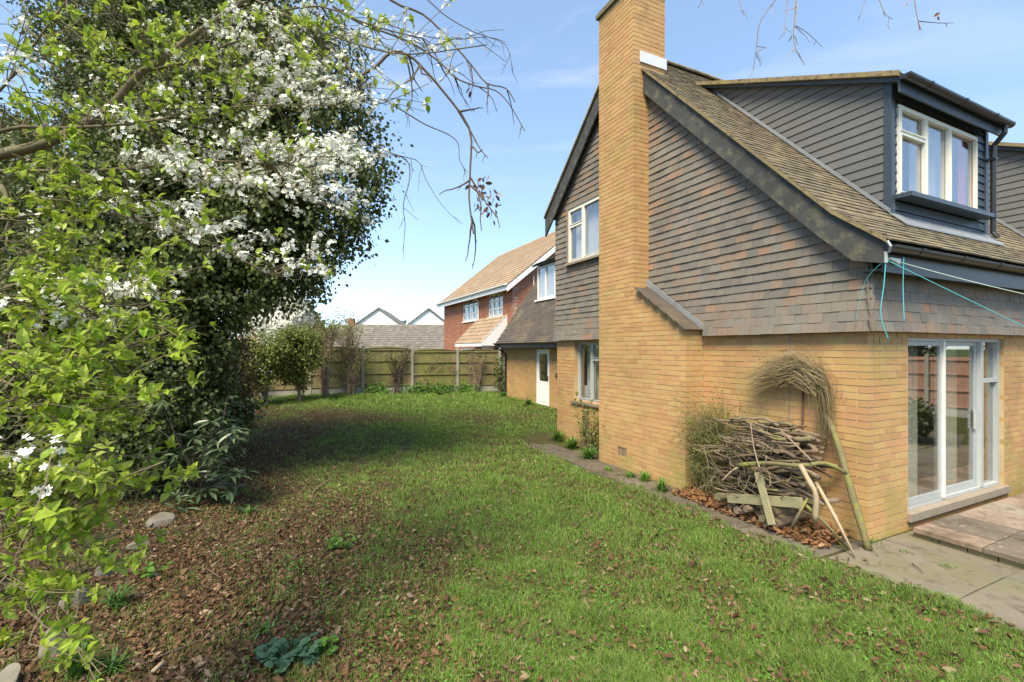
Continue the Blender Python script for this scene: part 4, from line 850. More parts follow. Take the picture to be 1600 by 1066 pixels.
# --- blossoming cherry plum close to the camera
cbase = (-4.6, 2.9, float(gz(-4.6, 2.9)))
ch = thing("blossoming_plum_tree", "white blossoming plum with fresh lime leaves close to the camera", "tree", cbase); CO = Vector(cbase)
tk = MB(); tr = smooth_path([CO, (-4.55, 2.95, 1.2), (-4.3, 3.0, 2.2), P(-150, 320, 3.1)], 4); tk.tube([q - CO for q in tr], taper(len(tr), .13, .07), 10); tk.build("trunk", m_bark, ch, smooth=True)
mains = [([(-150, 320), (-60, 262), (0, 242), (70, 225), (130, 195), (175, 165), (215, 118), (255, 92), (310, 50), (390, -5), (470, -60)], .040, 3.0), ([(-120, 300), (0, 268), (90, 268), (200, 264), (330, 252), (450, 258), (540, 262)], .014, 2.9),
         ([(-100, 280), (0, 205), (100, 200), (190, 195), (260, 185)], .016, 2.7), ([(230, 110), (300, 95), (360, 68), (420, 60), (500, 80)], .012, 3.1), ([(170, 170), (250, 195), (330, 172), (430, 164), (525, 165)], .009, 3.0),
         ([(0, 290), (20, 330), (0, 380), (-40, 440)], .018, 2.7), ([(-120, 340), (-20, 345), (60, 335), (150, 330), (240, 350), (330, 380), (420, 430)], .012, 2.8), ([(-60, 420), (20, 470), (100, 480), (190, 478), (260, 470)], .010, 2.4),
         ([(-80, 520), (60, 560), (160, 550), (260, 520)], .009, 2.3), ([(-80, 560), (40, 610), (130, 640), (220, 630)], .009, 2.2), ([(-80, 640), (0, 720), (90, 770), (180, 750), (260, 720)], .009, 2.1),
         ([(-100, 740), (0, 800), (80, 830), (170, 840), (230, 790)], .008, 2.1), ([(-90, 820), (0, 900), (60, 930), (130, 900)], .008, 2.2), ([(350, 20), (420, 20), (500, 10), (580, 40), (660, 60)], .009, 3.2), ([(400, 0), (480, 40), (560, 70), (640, 85), (760, 70)], .007, 3.2), ([(-60, 200), (10, 130), (60, 60), (120, -20)], .012, 3.0)]
bm = MB(); nodes = []
for l, r_, d_0 in mains:
    pts = PP(l, d_0, .0); bm.tube([q - CO for q in pts], taper(len(pts), r_, max(.004, r_ * .3)), 8 if r_ > .02 else 5); nodes += pts
bm.build("branch", m_bark, ch, smooth=True)
NP = np.array([q[:] for q in nodes])
# sprays: (px, py, sx, sy, depth, count, leafiness, blossom per spray)
zones = [(40, 200, 60, 50, 2.8, 14, 10, .6), (200, 60, 70, 50, 3.0, 16, 9, 1.5), (300, 110, 60, 60, 3.05, 14, 8, 3), (430, 60, 60, 40, 3.1, 12, 8, 5), (60, 300, 70, 60, 2.6, 18, 11, 1), (180, 420, 60, 40, 2.5, 14, 10, 2), (300, 200, 80, 50, 2.95, 14, 7, 5), (60, 470, 70, 40, 2.3, 26, 9, 3), (90, 560, 95, 45, 2.2, 46, 11, .3), (70, 640, 85, 45, 2.1, 40, 11, .3), (60, 730, 70, 40, 2.0, 34, 11, .6), (60, 820, 55, 45, 2.1, 28, 10, 0), (30, 920, 50, 50, 2.1, 22, 9, 0), (200, 520, 50, 40, 2.4, 16, 10, 0), (190, 620, 40, 40, 2.4, 10, 9, 0), (150, 760, 60, 40, 2.3, 12, 8, 0), (140, 860, 50, 30, 2.3, 9, 7, 0), (230, 745, 30, 20, 2.4, 6, 7, 0), (60, 990, 70, 40, 2.1, 12, 7, 0),
         (60, 380, 60, 40, 2.6, 26, 10, 1.5), (120, 300, 90, 45, 2.7, 20, 7, 2), (100, 130, 90, 70, 2.9, 22, 7, 1), (60, 40, 70, 40, 3.0, 16, 7, 0), (250, 130, 70, 60, 3.0, 18, 6, 2), (350, 60, 80, 40, 3.1, 20, 6, 4),
         (350, 45, 35, 25, 3.0, 9, 2, 12), (430, 110, 55, 40, 3.1, 26, 2, 15), (495, 140, 40, 35, 3.1, 18, 2, 15), (420, 170, 60, 25, 3.0, 10, 2, 12), (460, 235, 60, 18, 2.95, 20, 1.5, 17), (510, 245, 35, 18, 2.95, 12, 1, 17), (390, 225, 60, 16, 2.9, 12, 2, 14), (270, 255, 70, 18, 2.9, 18, 2, 15), (350, 280, 80, 14, 2.9, 16, 2, 14), (470, 300, 60, 14, 2.9, 14, 1.5, 14), (230, 330, 60, 25, 2.8, 12, 3, 10), (280, 355, 50, 14, 2.8, 9, 2, 12), (370, 390, 45, 16, 2.8, 9, 2, 12), (440, 415, 25, 12, 2.8, 6, 2, 11), (180, 180, 50, 40, 2.8, 8, 3, 8), (20, 100, 15, 20, 2.2, 3, 3, 6),
         (200, 455, 40, 10, 2.5, 5, 3, 9), (90, 480, 40, 18, 2.4, 6, 4, 9), (160, 500, 50, 10, 2.4, 5, 3, 8), (30, 705, 18, 12, 1.5, 2, 4, 6), (85, 715, 6, 6, 1.5, 1, 3, 3), (540, 60, 60, 40, 3.2, 16, 4, 6), (620, 70, 60, 35, 3.2, 12, 3, 5), (690, 70, 50, 40, 3.3, 9, 1, 5), (480, 30, 60, 20, 3.2, 10, 7, 2), (590, 160, 30, 25, 3.1, 5, 5, 3)]
tw = MB(); LP, LD, FP, FN = [], [], [], []
for zx, zy, sx_, sy_, d_, cnt, lf_, bf_ in zones:
    for _ in range(cnt):
        a = P(random.gauss(zx, sx_ * .6), random.gauss(zy, sy_ * .6), d_ * random.uniform(.93, 1.12)); l = random.uniform(.16, .38)
        d = Vector((random.gauss(.75, .45), random.gauss(0, .5), random.gauss(.05, .3))).normalized(); b = a + d * l; a = a - d * l * .3
        j = int(np.argmin(((NP - np.array(a[:])) ** 2).sum(1) + (NP[:, 0] > a.x) * .6)); nd = Vector(NP[j])
        if (nd - a).length < 1.1: cpts = smooth_path([nd, nd.lerp(a, .55) + Vector((0, 0, random.uniform(-.04, .08))), a, a.lerp(b, .5) + Vector((0, 0, random.uniform(-.02, .03))), b], 2)
        else: cpts = smooth_path([a, a.lerp(b, .5) + Vector((0, 0, .02)), b], 3)
        tw.tube([q - CO for q in cpts], taper(len(cpts), .0042, .0018), 3, cap=False)
        for _k in range(max(0, round(lf_ * random.uniform(.8, 1.5) / 3.6))):
            c_ = a.lerp(b, random.random() ** .7); ph_ = random.uniform(0, 6.28); m_ = random.randint(3, 6); e1 = d.cross(Vector((0, 0, 1))).normalized(); e2 = e1.cross(d)
            for q_ in range(m_):
                an = ph_ + 6.28 * q_ / m_ + random.gauss(0, .3); LP.append(c_[:]); LD.append((d * random.uniform(.1, .9) + e1 * math.cos(an) + e2 * math.sin(an) + Vector((0, 0, .25))).normalized()[:])
        for _k in range(int(bf_ * 2.0 * random.uniform(.5, 1.6) / 4 + random.random() * .6)):
            cc_ = a.lerp(b, random.random())
            for _q in range(random.randint(2, 6)):
                of_ = Vector((random.gauss(0, 1), random.gauss(0, 1), random.gauss(.3, 1))) * .015; FP.append((cc_ + of_)[:]); FN.append((of_.normalized() + Vector((random.gauss(0, .35), random.gauss(-.35, .35), random.gauss(.3, .35)))).normalized()[:])
tw.build("twig", m_bark, ch)
def part_instances(name, rest, tmpl, pos, Rm, size, mat, parent, org_, limit):
    pos = np.asarray(pos); px, py = 800 + FPX * pos[:, 0] / pos[:, 1], HOR - FPX * (pos[:, 2] - CAMH) / pos[:, 1]; vis = (px > 0) & (px < 1600) & (py > 0) & (py < 1066)
    order = np.argsort(np.where(vis, -size / pos[:, 1], 9)); one = order[:limit]; two = order[limit:]
    V, F = scatter(*tmpl, np.zeros((1, 3)), np.eye(3)[None], np.ones(1)); me = npmesh(name, V, F); me.materials.append(mat)
    for i in one:
        o = bpy.data.objects.new(name, me); COL.objects.link(o); o.parent = parent; m = Matrix(Rm[i].tolist()).to_4x4(); m = Matrix.Translation(Vector(pos[i]) - Vector(org_)) @ m @ Matrix.Diagonal((size[i],) * 3 + (1,)); o.matrix_local = m
    if len(two): V, F = scatter(*tmpl, pos[two] - np.array(org_), Rm[two], size[two]); link(rest, npmesh(rest, V, F), mat, parent, stuff=True)
LP, LD, FP, FN = map(np.array, (LP, LD, FP, FN)); n = len(LP)
part_instances("leaf", "foliage", LEAF4, LP, frames(LD, unit(np.array([0, -.2, 1.]) + rng.normal(size=(n, 3)) * .55)), .048 * rng.uniform(.45, 1.45, n), m_lime, ch, cbase, 300)
n = len(FP); ax = unit(np.cross(FN, rng.normal(size=(n, 3)))); part_instances("blossom", "blossom_cover", FLOWER, FP, np.stack([ax, np.cross(FN, ax), FN], -1), .0145 * rng.uniform(.7, 1.2, n), m_blos, ch, cbase, 300)
print("plum leaves", len(LP), "flowers", len(FP))
# --- grey-green shrub under the ivy
sb = PG(320, 790); sb = Vector((-4.25, 6.3, float(gz(-4.25, 6.3)))); rh = thing("evergreen_shrub", "low shrub with long grey green leaves at the foot of the ivy tree", "shrub", sb)
st = MB(); lp, ld = [], []
for _ in range(64):
    e = P(random.gauss(330, 34), random.gauss(712, 40), random.uniform(5.7, 6.4)); 
    if e.z < .15: e.z = .2
    q = curve((0, 0, 0), e - sb, .1, 5, .03); st.tube(q, taper(5, .010, .004), 4)
    for _k in range(8):
        a = random.uniform(0, 6.28); lp.append((e + Vector((0, 0, random.gauss(0, .02))))[:]); ld.append((math.cos(a), math.sin(a), random.gauss(-.15, .3)))
st.build("stem", m_dtwig, rh); lp = np.array(lp); ld = unit(np.array(ld)); n = len(lp)
part_instances("leaf", "foliage", LONG, lp, frames(ld, unit(np.array([0, 0, 1.]) + rng.normal(size=(n, 3)) * .25)), .20 * rng.uniform(.7, 1.2, n), m_rhod, rh, sb, 300)
# --- generic shrubs
def shrub(name, label, cat_, base, blobs_, n, size, mat, tm=LEAF2, stems=14, smat=m_twig, h=None, bl_n=0, group=None, tr=.03, shell=.3, clump=.2, per=30, fl=.02):
    t = thing(name, label, cat_, base, 0, group); b0 = Vector(base); s_ = MB()
    for _ in range(stems):
        c_, r_ = random.choice(blobs_); e = Vector(c_) + Vector((random.gauss(0, 1), random.gauss(0, 1), random.gauss(0, 1))) * r_ * .45; a = Vector((random.gauss(0, .06), random.gauss(0, .06), 0)); e = e - b0
        pts = smooth_path([a, a.lerp(e, .5) + Vector((e.x * -.12, e.y * -.12, e.z * .1)), e], 3); twigs_from(s_, pts, tr * random.uniform(.4, 1), 1, 5, .0, .7, .3, 4)
    s_.build("stem", smat, t)
    if n:
        p_, o_ = crown_points(blobs_, n, shell, clump, per); k_ = p_[:, 2] > .12; leaves("foliage", tm, p_[k_], o_[k_], size, mat, t, base, .2)
    if bl_n:
        p_, o_ = crown_points(blobs_, bl_n, .45, .22, 26); n_ = len(p_); ax_ = unit(np.cross(o_, rng.normal(size=(n_, 3)))); V, F = scatter(*FLOWER, p_ - np.array(base), np.stack([ax_, np.cross(o_, ax_), o_], -1), fl * rng.uniform(.7, 1.3, n_)); link("blossom_cover", npmesh("b", V, F), m_blos, t, stuff=True)
    return t
def gb(px, d): x = px_x(px, d); return (x, d, float(gz(x, d)))
def PB(l): return [(np.array(P(a, b, c)), d) for a, b, c, d in l]
shrub("blossom_tree", "white blossom tree standing behind the back fence beside the ivy", "tree", gb(428, 18.5), PB([(432, 485, 18.5, .9), (458, 470, 18.3, .6), (405, 505, 18, .8), (445, 510, 18, .7), (425, 462, 18.6, .7), (470, 495, 18.2, .35)]), 1600, .10, m_olive, bl_n=16000, stems=16, tr=.06, fl=.042, smat=m_dtwig)
shrub("dark_conifer", "dark evergreen tree rising behind the white blossom tree", "tree", gb(465, 24), PB([(475, 505, 24, .8), (470, 485, 24, .6), (450, 520, 24, 1.2), (488, 525, 24, .7)]), 9000, .18, m_far, stems=10, tr=.08, smat=m_dtwig)
shrub("bushy_evergreen", "rounded bright green bush leaning over the fence post", "shrub", gb(468, 15.9), PB([(462, 550, 15.8, .6), (480, 535, 15.8, .45), (450, 575, 15.7, .5), (484, 560, 15.8, .4), (470, 590, 15.8, .3), (455, 530, 15.8, .4)]), 9000, .085, m_olive, stems=10)
shrub("white_flowering_shrub", "yellow green shrub dotted with white flowers before the fence", "shrub", gb(415, 15.2), PB([(405, 540, 15.1, .5), (425, 550, 15, .5), (390, 560, 15, .5), (412, 585, 15, .4), (440, 535, 15.2, .35), (375, 575, 14.6, .5)]), 7000, .08, m_olive, stems=16, bl_n=900, fl=.022)
shrub("rusty_shrub", "rust brown leafed shrub against the right flank of the ivy tree", "shrub", gb(350, 10.0), PB([(362, 555, 10, .42), (350, 590, 9.9, .5), (370, 610, 10, .3), (340, 620, 9.8, .4), (350, 640, 9.8, .35)]), 4600, .07, m_rust, stems=26, bl_n=60, smat=m_dtwig, fl=.02)
shrub("low_dark_shrub", "low dark green bush creeping onto the lawn edge", "shrub", gb(345, 9.0), PB([(350, 655, 9, .35), (375, 640, 9.3, .28), (330, 690, 8.2, .4), (385, 650, 9.6, .18), (305, 690, 7.8, .5)]), 4200, .085, m_ivy, stems=8, smat=m_dtwig)
for px_, d_, hh, ww, lab, mt, nl in ((548, 18.0, 3.0, 1.0, "tallest bare shrub with many pale twigs and buds before the fence", m_twig, 1500), (400, 16.4, 1.4, .35, "thin weedy shrub at the leftmost visible fence post", m_twig, 200), (508, 17.2, 2.7, .5, "narrow greenish shrub right of the bushy evergreen", m_twig, 1700),
                                     (620, 18.9, 1.9, .8, "dark forked bare shrub in the middle of the fence", m_dtwig, 200), (667, 19.6, 1.9, .75, "rosy brown twiggy shrub right of the middle fence post", m_twig, 250), (745, 20.2, 1.6, .6, "small pale shrub before the last fence panel", m_twig, 300), (705, 20.0, 1.4, .4, "slender twiggy shrub beside the second last fence post", m_twig, 120)):
    b = gb(px_, d_); bl_ = [((b[0] + random.uniform(-1, 1) * ww * q * .8, b[1] + random.gauss(0, .1), b[2] + hh * q * random.uniform(.85, 1)), ww * .4) for q in (.45, .6, .7, .8, .9, .95, 1.0, 1.0, .85)]
    shrub("fence_shrub", lab, "shrub", b, bl_, nl, .06, m_olive, stems=70, smat=mt, tr=.02, group="shrubs along the back fence", clump=.3)
b = gb(783, 20.0); shrub("fence_ivy", "dark climbing plant on the fence end beside the downpipe", "climber", b, [((b[0], b[1], .6), .18), ((b[0], b[1] + .1, 1.1), .2), ((b[0], b[1], 1.5), .16)], 900, .08, m_ivy, stems=4, smat=m_dtwig)
for px_, d_, r_, hh in ((515, 70, 2.0, 5.4), (500, 75, 1.8, 5.0), (530, 72, 1.6, 5.2), (628, 80, 1.5, 6.6)):
    b = gb(px_, d_); shrub("far_tree", {515: "grey green tree left of the brick chimney far behind", 500: "leftmost far tree above the red roof", 530: "far tree touching the small brick chimney", 628: "far tree between the two white gables"}[px_], "tree", b, [((b[0], b[1], hh - 1), r_), ((b[0] + .8, b[1], hh - 2), r_), ((b[0] - .9, b[1], hh - 2.4), r_)], 1800, .35, m_far, stems=5, tr=.1, smat=m_dtwig, group="trees far behind the buildings")
for i, (px_, d_, lab) in enumerate(((640, 19.2, "bright weeds at the fence foot beside the dark forked shrub"), (668, 19.4, "bright weeds at the fence foot below the rosy shrub"), (690, 19.5, "bright weeds left of the second last fence post"), (725, 19.9, "bright weeds right of the second last fence post"), (590, 18.4, "weeds at the fence foot right of the tallest bare shrub"))):
    b = gb(px_, d_); shrub("weed_clump", lab, "weeds", b, [((b[0] + q, b[1], b[2] + .12), .26) for q in (-.3, 0, .3)], 900, .08, m_weed, stems=4, tr=.006)
# trees behind the camera, mirrored in the patio doors
for uu, vv, hh, r_, lab in ((14.8, -2.5, 3.6, 1.6, "dark evergreen behind the side fence, mirrored in the near door pane"), (14.6, -6.5, 4.2, 1.8, "dark evergreen behind the side fence, mirrored in the far door pane")):
    w_ = UV(uu, vv); b = (w_.x, w_.y, 0.); shrub("evergreen_tree", lab, "tree", b, [((b[0], b[1], hh * .55), r_), ((b[0] + .5, b[1], hh * .8), r_ * .7), ((b[0] - .6, b[1] + .3, hh * .45), r_ * .8)], 5000, .2, m_ivy, stems=6, tr=.08, smat=m_dtwig)
w_ = UV(6.8, -2.6); b = (w_.x, w_.y, 0.); shrub("bench_standin_shrub", "round dark shrub added in place of the bench mirrored in the patio doors", "shrub", b, [((b[0], b[1], .5), .5), ((b[0] + .5, b[1] + .2, .4), .4)], 2500, .09, m_ivy, stems=8, smat=m_dtwig)  # unseen shrub put in where the doors mirror a dark bench
# --- tree overhanging from behind on the right: only its hanging twigs show
ob = (9.6, -2.6, 0.); ov = thing("overhanging_tree", "bare tree whose hanging twigs dip into the sky above the dormer", "tree", ob); OB = Vector(ob)
tk = MB(); pts = smooth_path([OB, (9.5, -2.5, 3), (8.9, -1.8, 6), (8.2, -1.0, 8.2)], 4); tk.tube([q - OB for q in pts], taper(len(pts), .26, .12), 10); tk.build("trunk", m_bark, ov, smooth=True)
lm = MB(); lpts = smooth_path([(8.9, -1.8, 6), (6.5, 1.2, 6.9), P(1450, -110, 4.6), P(1250, -130, 4.6), P(1100, -70, 4.7), P(1010, -60, 4.8)], 4); lm.tube([q - OB for q in lpts], taper(len(lpts), .09, .018), 7); lm.build("limb", m_bark, ov, smooth=True)
tg = MB()
for l, r_ in (([(1235, -110), (1222, -20), (1200, 15), (1186, 40), (1182, 75), (1177, 108)], .008), ([(1262, -120), (1247, -30), (1243, 20), (1240, 55), (1245, 80), (1258, 102)], .009), ([(1150, -90), (1155, 0), (1168, 28)], .005), ([(1099, -70), (1096, -10), (1099, 10)], .006), ([(1370, -110), (1370, -20), (1382, 20), (1395, 30)], .006), ([(1420, -110), (1428, -10), (1434, 30), (1440, 48)], .007), ([(1345, -110), (1355, -20), (1340, 35)], .004), ([(1434, 33), (1465, 36), (1490, 36)], .005), ([(1243, 40), (1262, 52), (1285, 74)], .004), ([(1225, -100), (1229, 0), (1225, 55)], .004)):
    twigs_from(tg, [q - OB for q in PP(l, 4.6)], r_, 2, 4.5, -.35, .7, .22, 4)
tg.build("hanging_twig", m_twig, ov)
q = np.array([(P(1469, 20, 4.6) - OB)[:], (P(1465, 26, 4.6) - OB)[:], (P(1238, 54, 4.6) - OB)[:]]); leaves("dead_leaf_cluster", OAK, q, np.tile([0., 0, -1], (3, 1)), .06, m_dead2, ov, (0, 0, 0), .6)

# ------------------------------------------------------------------ woodpile and the climbers on the gable wall
def on_u(px_, py_, u): return PU(px_, py_, u)
def stickobj(name, label, pts, rad, mat, cat_="stick", group=None, sides=7):
    o0 = Vector(pts[0]); mb = MB(); mb.tube([Vector(q) - o0 for q in pts], [r_ * random.uniform(.82, 1.18) for r_ in rad], sides); o = mb.build(name, mat, None, smooth=True); o.location = o0; return tag(o, label, cat_, group)
def plankobj(name, label, a, b, w, th, mat, nrm=Vector((-CA, -SA, 0)), cat_="plank"):
    a, b = Vector(a), Vector(b); y = (b - a); L_ = y.length; y.normalize(); x = y.cross(nrm).normalized(); z = x.cross(y); mb = MB()
    e = lambda s_, t_, r_: x * s_ + y * t_ + z * r_
    mb.box(-w / 2, w / 2, 0, L_, -th / 2, th / 2, e); o = mb.build(name, mat, None); o.location = a; return tag(o, label, cat_)
def U3(u, v, z): return UV(u, v, z)
GS = "sticks heaped in the woodpile"
lab_s = {0: "thin brown stick lying in the %s of the woodpile", 1: "thick cut branch lying in the %s of the woodpile", 2: "crooked twig poking out of the %s of the woodpile"}; WHERE = ("lowest layers", "middle layers", "top layers")
for i in range(190):
    layer = i / 190; z = .28 + .86 * layer; c_v = random.gauss(.96, .17) * (1 if layer < .75 else 1); ln = random.uniform(.5, 1.15) * (1 - .28 * max(0, layer - .6) / .4); kind = 1 if random.random() < .32 else 0
    r_ = random.uniform(.017, .032) if kind else random.uniform(.006, .014); u_ = random.uniform(-.60, -.10) * (1 - .25 * layer)
    a = U3(u_ + random.gauss(0, .05), c_v - ln / 2, z + random.gauss(0, .035)); b = U3(u_ + random.gauss(0, .05), c_v + ln / 2, z + random.gauss(0, .045))
    pts = smooth_path(curve(a, b, random.gauss(0, .025), 5, .038), 2); stickobj("stick", lab_s[kind] % WHERE[min(2, int(layer * 3))], pts, taper(len(pts), r_, r_ * .55), m_stick if random.random() < .85 else m_moss, "stick", GS, 6)
for i in range(70):
    z = random.uniform(.25, 1.0); v_ = random.uniform(.45, 1.5); a = U3(random.uniform(-.65, -.45), v_, z); b = a + Vector((random.gauss(-.05, .28), random.gauss(0, .28), random.gauss(.06, .22)))
    pts = smooth_path(curve(a, b, .03, 5, .08), 2); stickobj("stick", lab_s[2] % WHERE[min(2, int((z - .25) / .26))], pts, taper(len(pts), random.uniform(.004, .009), .0025), m_stick, "stick", GS, 5)
for i in range(14):
    z = random.uniform(.06, .22); v_ = random.uniform(.5, 1.5); a = U3(-.15, v_, z); b = U3(-.62 + random.gauss(0, .05), v_ + random.gauss(0, .06), z + random.gauss(0, .03)); pts = curve(a, b, 0, 4, .02)
    stickobj("log", "short log end showing under the woodpile board", pts, [.022 + random.random() * .03] * 4, m_stick, "log", "logs under the woodpile", 8).data.polygons.foreach_set("use_smooth", [False] * 26)
plankobj("plank", "long grey board laid on edge across the front of the woodpile", on_u(1137, 778, -.66), on_u(1254, 786, -.66), .105, .028, m_gplank)
plankobj("plank", "short mossy plank leaning on the grey board of the woodpile", on_u(1206, 820, -.76), on_u(1184, 738, -.68), .075, .03, m_gplank)
stickobj("mossy_pole", "tall mossy pole leaning on the wall right of the woodpile", smooth_path([on_u(1357, 860, -.20), on_u(1330, 768, -.17), on_u(1308, 690, -.12), on_u(1290, 647, -.08)], 3), [.036, .035, .034, .034, .033, .032, .031, .030, .029, .028], m_moss, "pole")
stickobj("pale_stick", "straight pale stripped stick leaning at the right of the woodpile", [PG(1335, 868, .04), on_u(1304, 806, -.50), on_u(1275, 754, -.42)], [.013, .018, .019], m_pale)
stickobj("green_stick", "long greenish stick sloping down beside the pale stripped stick", [PG(1326, 858, .04), on_u(1290, 818, -.60), on_u(1255, 786, -.66)], [.013, .017, .019], m_moss)
stickobj("branch", "mossy forked branch lying across the front of the woodpile", smooth_path([on_u(1150, 728, -.62), on_u(1200, 724, -.66), on_u(1250, 728, -.64), on_u(1290, 724, -.5), on_u(1322, 740, -.3)], 3), taper(13, .03, .02), m_moss, "branch")
stickobj("branch", "pale crooked branch hanging down from the mossy fork", smooth_path([on_u(1250, 726, -.68), on_u(1264, 752, -.70), on_u(1275, 775, -.70), on_u(1273, 815, -.68)], 3), taper(10, .026, .024), m_pale, "branch")
stickobj("branch", "short green branch propped under the board end", [on_u(1238, 822, -.80), on_u(1262, 778, -.66)], [.017, .013], m_moss, "branch")
stickobj("branch", "curved yellowish branch sticking out left of the woodpile", smooth_path([on_u(1165, 726, -.6), on_u(1145, 735, -.66), on_u(1128, 752, -.7)], 4), taper(9, .014, .009), m_pale, "branch")
stickobj("branch", "tall thin twig standing against the front of the woodpile", smooth_path([on_u(1190, 742, -.74), on_u(1178, 700, -.70), on_u(1173, 662, -.66)], 3), taper(7, .010, .005), m_twig, "branch")
stickobj("branch", "straight brown rod slanting across the top of the woodpile", [on_u(1268, 720, -.64), on_u(1220, 672, -.52)], [.011, .009], m_twig, "branch")
stickobj("iron_rod", "thin dark rod standing against the gable wall above the woodpile", [U3(-.05, .66, .3), U3(-.04, .66, 1.72)], [.014, .012], m_iron, "rod")
# winter jasmine and the arching climber
def wisp(name, label, cat_, base, starts, n, mat, lmat, nl, lsz, tr=.004):
    t = thing(name, label, cat_, base); b0 = Vector(base); s_ = MB(); lp_ = []
    for _ in range(n):
        pts = starts(); pts = smooth_path(pts, 3); s_.tube([q - b0 for q in pts], taper(len(pts), tr * random.uniform(.6, 1.3), .0015), 3, cap=False)
        for _k in range(nl): q = random.choice(pts[2:]); lp_.append((q + Vector((random.gauss(0, .02), random.gauss(0, .02), random.gauss(0, .02))))[:])
    s_.build("stem", mat, t)
    lp_ = np.array(lp_); leaves("foliage", LEAF2, lp_, rdir(len(lp_)), lsz, lmat, t, base, .1)
    return t
m_jas = M("jasmine_stem", [(.20, .19, .07), (.16, .17, .06), (.25, .21, .10), (.14, .12, .06)], .9, .2, 9, 0, 60, .15)
def st_j():
    v0 = random.gauss(1.78, .16); a = U3(random.uniform(-.35, -.05), v0, random.uniform(.0, .5)); h_ = random.uniform(.4, 1.25); k_ = random.gauss(0, .22); m_ = U3(random.uniform(-.45, -.08), v0 + k_ * .5, a.z + h_ * .7); e = U3(random.uniform(-.65, -.05), v0 + k_ * 1.1, a.z + h_ * random.uniform(.55, 1.0)); 
    return [a, a.lerp(m_, .55), m_, e]
wisp("winter_jasmine", "wispy green climber in the corner between chimney and woodpile", "climber", U3(-.2, 1.78, 0), st_j, 680, m_jas, m_olive, 4, .026, .0042)
mvine = M("dry_vine", [(.20, .155, .08), (.25, .20, .10), (.15, .11, .065), (.30, .25, .16)], .9, .2, 9, 0, 60, .15)
def st_v():
    v0 = .50 + random.gauss(0, .07); z0_ = 1.75 + random.gauss(0, .07); L_ = random.uniform(.2, .85); a = U3(random.uniform(-.16, -.03), v0, z0_ - .06); e = U3(random.uniform(-.28, -.03), v0 + L_, z0_ + .12 - .34 * L_ ** 1.6 + random.gauss(0, .075)); m_ = a.lerp(e, .45) + Vector((0, 0, .12 + random.gauss(0, .03)))
    return [a, m_, e]
def st_v2():
    v0 = .42 + random.gauss(0, .05); top = 1.80 + random.gauss(0, .06); b_ = random.uniform(.75, 1.5); a = U3(random.uniform(-.12, -.02), v0 + .1, top); m_ = U3(random.uniform(-.16, -.03), v0 - .05 + random.gauss(0, .03), (top + b_) / 2 + .1); e = U3(random.uniform(-.16, -.02), v0 - .02 + random.gauss(0, .05), b_); return [a, m_, e]
_sw = [0]
def st_both(): _sw[0] += 1; return st_v() if _sw[0] % 5 < 4 else st_v2()
wisp("arching_climber", "dry arching climber bundled on the wall above the woodpile", "climber", U3(-.05, .45, 0), st_both, 560, mvine, m_olive, 1, .02, .0031)
def st_r():
    v0 = random.gauss(4.75, .18); a = U3(random.uniform(-.2, -.08), v0, 0); e = U3(random.uniform(-.4, -.06), v0 + random.gauss(0, .3), random.uniform(.5, 1.25)); return [a, a.lerp(e, .5) + Vector((random.gauss(0, .06), 0, .05)), e]
wisp("wall_rose", "straggly rose with yellowing leaves under the lower gable window", "shrub", U3(-.15, 4.75, 0), st_r, 22, m_dtwig, m_olive, 26, .055, .011)
# ------------------------------------------------------------------ washing lines on the corner
def rope(label, pts, mat, r=.005, name="washing_line"):
    o0 = Vector(pts[0]); mb = MB(); mb.tube([Vector(q) - o0 for q in pts], r, 5); o = mb.build(name, mat, None, smooth=True); o.location = o0; tag(o, label, "washing line")
A = U3(-.16, -.24, 2.93)
rope("turquoise line sagging steeply from the eaves corner across the tiles", curve(A, PU(1640, 530, 1.4), -.0, 6), m_rope, .004)
rope("pale line strung almost level from the eaves corner", curve(A + Vector((.02, 0, .01)), PU(1640, 468, 3.0), -.02, 8), m_rope2, .005)
rope("loose turquoise end dangling down at the wall corner", smooth_path([A, A + Vector((-.02, 0, -.25)), A + Vector((-.05, 0, -.55)), A + Vector((.03, -.0, -.80))], 4), m_rope, .0042, "rope_end")
rope("short turquoise cord hanging from the white bracket plate", smooth_path([PU(1412, 402, .08), PU(1411, 450, .08), PU(1413, 505, .08)], 4), m_rope, .004, "rope_end")
rope("faint turquoise strand hanging left of the loose rope end", smooth_path([A, PU(1352, 440, -.15), PU(1336, 512, -.12)], 4), m_rope, .002, "rope_end")
bk = MB(); bk.tube([(-.16, -.24, 2.90), (-.16, -.24, 3.01)], .016, 8); bk.tube([(-.16, -.27, 3.0), (-.2, -.3, 3.05), (-.21, -.28, 3.1), (-.17, -.25, 3.1)], .012, 6); bk = bk.build("line_bracket", m_alu, None); bk.location = UV(0, 0, 0); bk.rotation_euler = (0, 0, ROT); tag(bk, "small pale pipe bracket under the gutter corner holding the lines", "bracket")
bk = MB(); bk.prism([(-.10, 2.96), (.12, 2.96), (.10, 2.90)], -.24, -.215, lambda a, p, q: (p, a, q)); bk = bk.build("bracket_plate", m_white, None); bk.location = UV(0, 0, 0); bk.rotation_euler = (0, 0, ROT); tag(bk, "white triangular plate under the gutter beside the rope knot", "plate")

